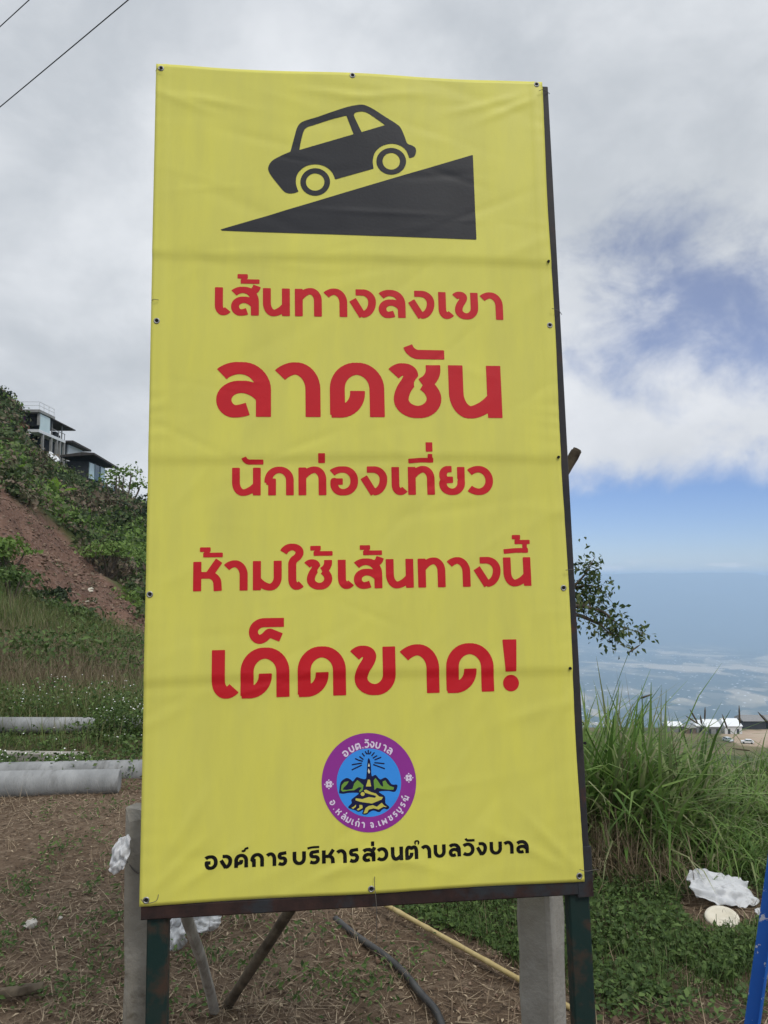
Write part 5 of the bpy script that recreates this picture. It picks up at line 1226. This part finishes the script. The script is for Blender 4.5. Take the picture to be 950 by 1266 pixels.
def house_low():
    Y0 = 88; xr = X(113, Y0, 561); z = lambda py: zat(113, py, Y0); e = empty('hill_house', Vector((xr-2, 91, 11.5)), 'lowest hill house, wide dark sloping roof over teal glass and a small balcony', 'house')
    rf = MB(); V = [(xr-3.6, Y0, z(565)), (xr-.9, Y0, z(561)), (xr+.35, Y0, z(562)), (xr+.35, Y0+8.3, z(562)-.55), (xr-.9, Y0+8.3, z(562)-.4), (xr-3.6, Y0+8.3, z(566))]
    V2 = [(a, b, c+.22) for a, b, c in V]
    rf.add(V+V2, [(5, 4, 3, 2, 1, 0), (6, 7, 8, 9, 10, 11)]+[(i, (i+1) % 6, 6+(i+1) % 6, 6+i) for i in range(6)]); rf.build('roof', MT['roof_dark'], e)
    zt = z(566); zb = z(592)
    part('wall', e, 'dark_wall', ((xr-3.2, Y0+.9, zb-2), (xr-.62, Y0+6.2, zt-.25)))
    part('window', e, 'glass_pale', ((xr-.6, Y0+1.0, zb+.2), (xr-.5, Y0+2.5, zt-.4)))
    part('window', e, 'glass_dark', ((xr-.6, Y0+2.7, zb+.2), (xr-.5, Y0+4.2, zt-.4)))
    part('window', e, 'glass_pale', ((xr-.6, Y0+4.6, zb+.5), (xr-.5, Y0+5.9, zt-.4)))
    part('mullion', e, 'glass_dark', ((xr-.6, Y0+2.52, zb), (xr-.44, Y0+2.68, zt-.3)))
    part('mullion', e, 'glass_dark', ((xr-.6, Y0+4.22, zb), (xr-.44, Y0+4.4, zt-.3)))
    part('balcony', e, 'glass_dark', ((xr-.48, Y0+3.0, zb-.6), (xr+.25, Y0+8.2, zb-.45)))
    bl = MB()
    for y in (4, 5, 6, 7, 8): bl.bar((xr+.2, Y0+y, zb-.45), (xr+.2, Y0+y, zb+.5), .06, .06)
    for h in (0, .45): bl.bar((xr+.2, Y0+3, zb+h), (xr+.2, Y0+8.1, zb+h), .05, .05, (0, 0, 1))
    bl.bar((xr+.2, Y0+8.0, zb+.5), (xr+.2, Y0+8.0, zt-.6), .07, .07); bl.build('railing', MT['glass_pale'], e)
house_low()
c = P(66, 566, 84); o = crumple('tarpaulin', Vector((c.x, c.y, c.z)), (.62, 0, -.45), (.1, .25, .28), 16, .18, 'white tarpaulin lying on the slope under the houses', 22, MT['roof_white'], 'tarpaulin')

# ------------------------------------------------------------------ sheds and cars on the terrace far below, right
def shed(px0, px1, Y, wall_h, roof_h, dep, wm, rm, label, door=True):
    x0, x1 = X(px0, Y, 900), X(px1, Y, 900); g = gz((x0+x1)/2, Y)-.1; e = empty('shed', Vector(((x0+x1)/2, Y, g)), label, 'shed', 'sheds on the terrace far below')
    part('wall', e, wm, ((x0+.15, Y, g-2), (x1-.15, Y+dep, g+wall_h)))
    rf = MB(); rf.add([(x0-.1, Y-.4, g+wall_h-.05), (x1+.1, Y-.4, g+wall_h-.05), (x1-.2, Y+dep*.6, g+wall_h+roof_h), (x0+.3, Y+dep*.6, g+wall_h+roof_h), (x0-.1, Y+dep+.4, g+wall_h+.1), (x1+.1, Y+dep+.4, g+wall_h+.1),
                     (x0-.1, Y-.4, g+wall_h-.2), (x1+.1, Y-.4, g+wall_h-.2)], [(0, 1, 2, 3), (3, 2, 5, 4), (6, 7, 1, 0), (0, 3, 4), (1, 5, 2)]); rf.build('roof', MT[rm], e)
    if door:
        n = max(1, int((x1-x0)/3))
        for k in range(n):
            xc = x0+(k+.5)*(x1-x0)/n; part('door', e, 'dark_wall', ((xc-.5, Y-.06, g), (xc+.5, Y-.01, g+2.0)))
shed(826, 846, 312, 2.6, 1.1, 6, 'grey_wall', 'roof_white', 'low far shed with a thin white roof, leftmost of the row')
shed(848, 861, 309, 2.4, .6, 5, 'brown_wall', 'roof_grey', 'small brown far shed between the white roofed ones')
shed(861, 872, 311, 2.8, 1.6, 6, 'grey_wall', 'roof_white', 'narrow white roofed far shed right of the brown one')
shed(873, 892, 308, 3.0, 2.1, 7, 'grey_wall', 'roof_white', 'bright white roofed far shed behind the left parked car')
shed(896, 918, 308, 3.2, 2.2, 7, 'white_wall', 'roof_white', 'bright white roofed far shed behind the right parked car')
shed(919, 948, 322, 3.4, 1.6, 8, 'dark_wall', 'roof_grey', 'long dark far shed under a grey roof at the right edge', False)
shed(950, 990, 322, 3.4, 1.6, 8, 'dark_wall', 'roof_grey', 'dark grey roofed far shed cut by the right edge of the photo', False)
def car(px, Y, rz, m, label):
    x = X(px, Y, 908); e = empty('parked_car', Vector((x, Y, gz(x, Y)+.02)), label, 'car', 'cars parked on the far terrace', rz)
    mb = MB()
    prof = [(-2.1, .35), (2.1, .35), (2.15, .75), (1.9, .95), (1.0, 1.0), (.5, 1.5), (-1.2, 1.52), (-1.9, 1.05), (-2.15, .9)]
    n = len(prof); vs = [(a, s*.85, b) for s in (-1, 1) for a, b in prof]
    mb.add(vs, [tuple(range(n)), tuple(reversed(range(n, 2*n)))]+[(i, n+i, n+(i+1) % n, (i+1) % n) for i in range(n)])
    o = mesh_obj('body', mb.v, mb.f, MT[m], e)
    for pts in ([(.95, 1.02), (.5, 1.44), (-.3, 1.46), (-.3, 1.02)], [(-.4, 1.02), (-.4, 1.46), (-1.15, 1.46), (-1.7, 1.06)]):
        for s in (-1, 1): mesh_obj('window', [(a, s*.86, b) for a, b in pts]+[(a, s*.84, b) for a, b in pts], [(0, 1, 2, 3), (4, 5, 6, 7)], MT['glass_dark'], e)
    mesh_obj('windscreen', [(1.02, -.75, 1.02), (1.02, .75, 1.02), (.56, .7, 1.47), (.56, -.7, 1.47)], [(0, 1, 2, 3)], MT['glass_dark'], e)
    for a in (-1.35, 1.35):
        for s in (-.8, .8):
            w = MB().tube([(a, s-.1, .32), (a, s+.1, .32)], .33, 14); mesh_obj('wheel', w.v, w.f, MT['tyre'], e)
car(900, 292, R(-75), 'car_grey', 'pale grey car parked end on in front of the white roofed sheds')
car(924, 288, R(160), 'car_white', 'white car parked at the edge of the pale yard, right of the other car')

# ------------------------------------------------------------------ overhead wires
def wire(p0, p1, label):
    a, b = P(*p0), P(*p1); d = b-a; a = a-d*.6; b = b+d*.6; L_ = (b-a).length
    pts = [a+(b-a)*i/24-Vector((0, 0, .0012*L_*4*(i/24)*(1-i/24))) for i in range(25)]
    o = MB().tube(pts, .0085, 6).build('power_line', MT['cable'], loc=a); tag(o, label, 'cable', 'power lines overhead')
wire((0, 132, 13), (158, 0, 11), 'lower power line crossing the upper left corner of the sky')
wire((0, 33, 13.5), (36, 0, 13), 'short stretch of power line in the very corner of the sky')
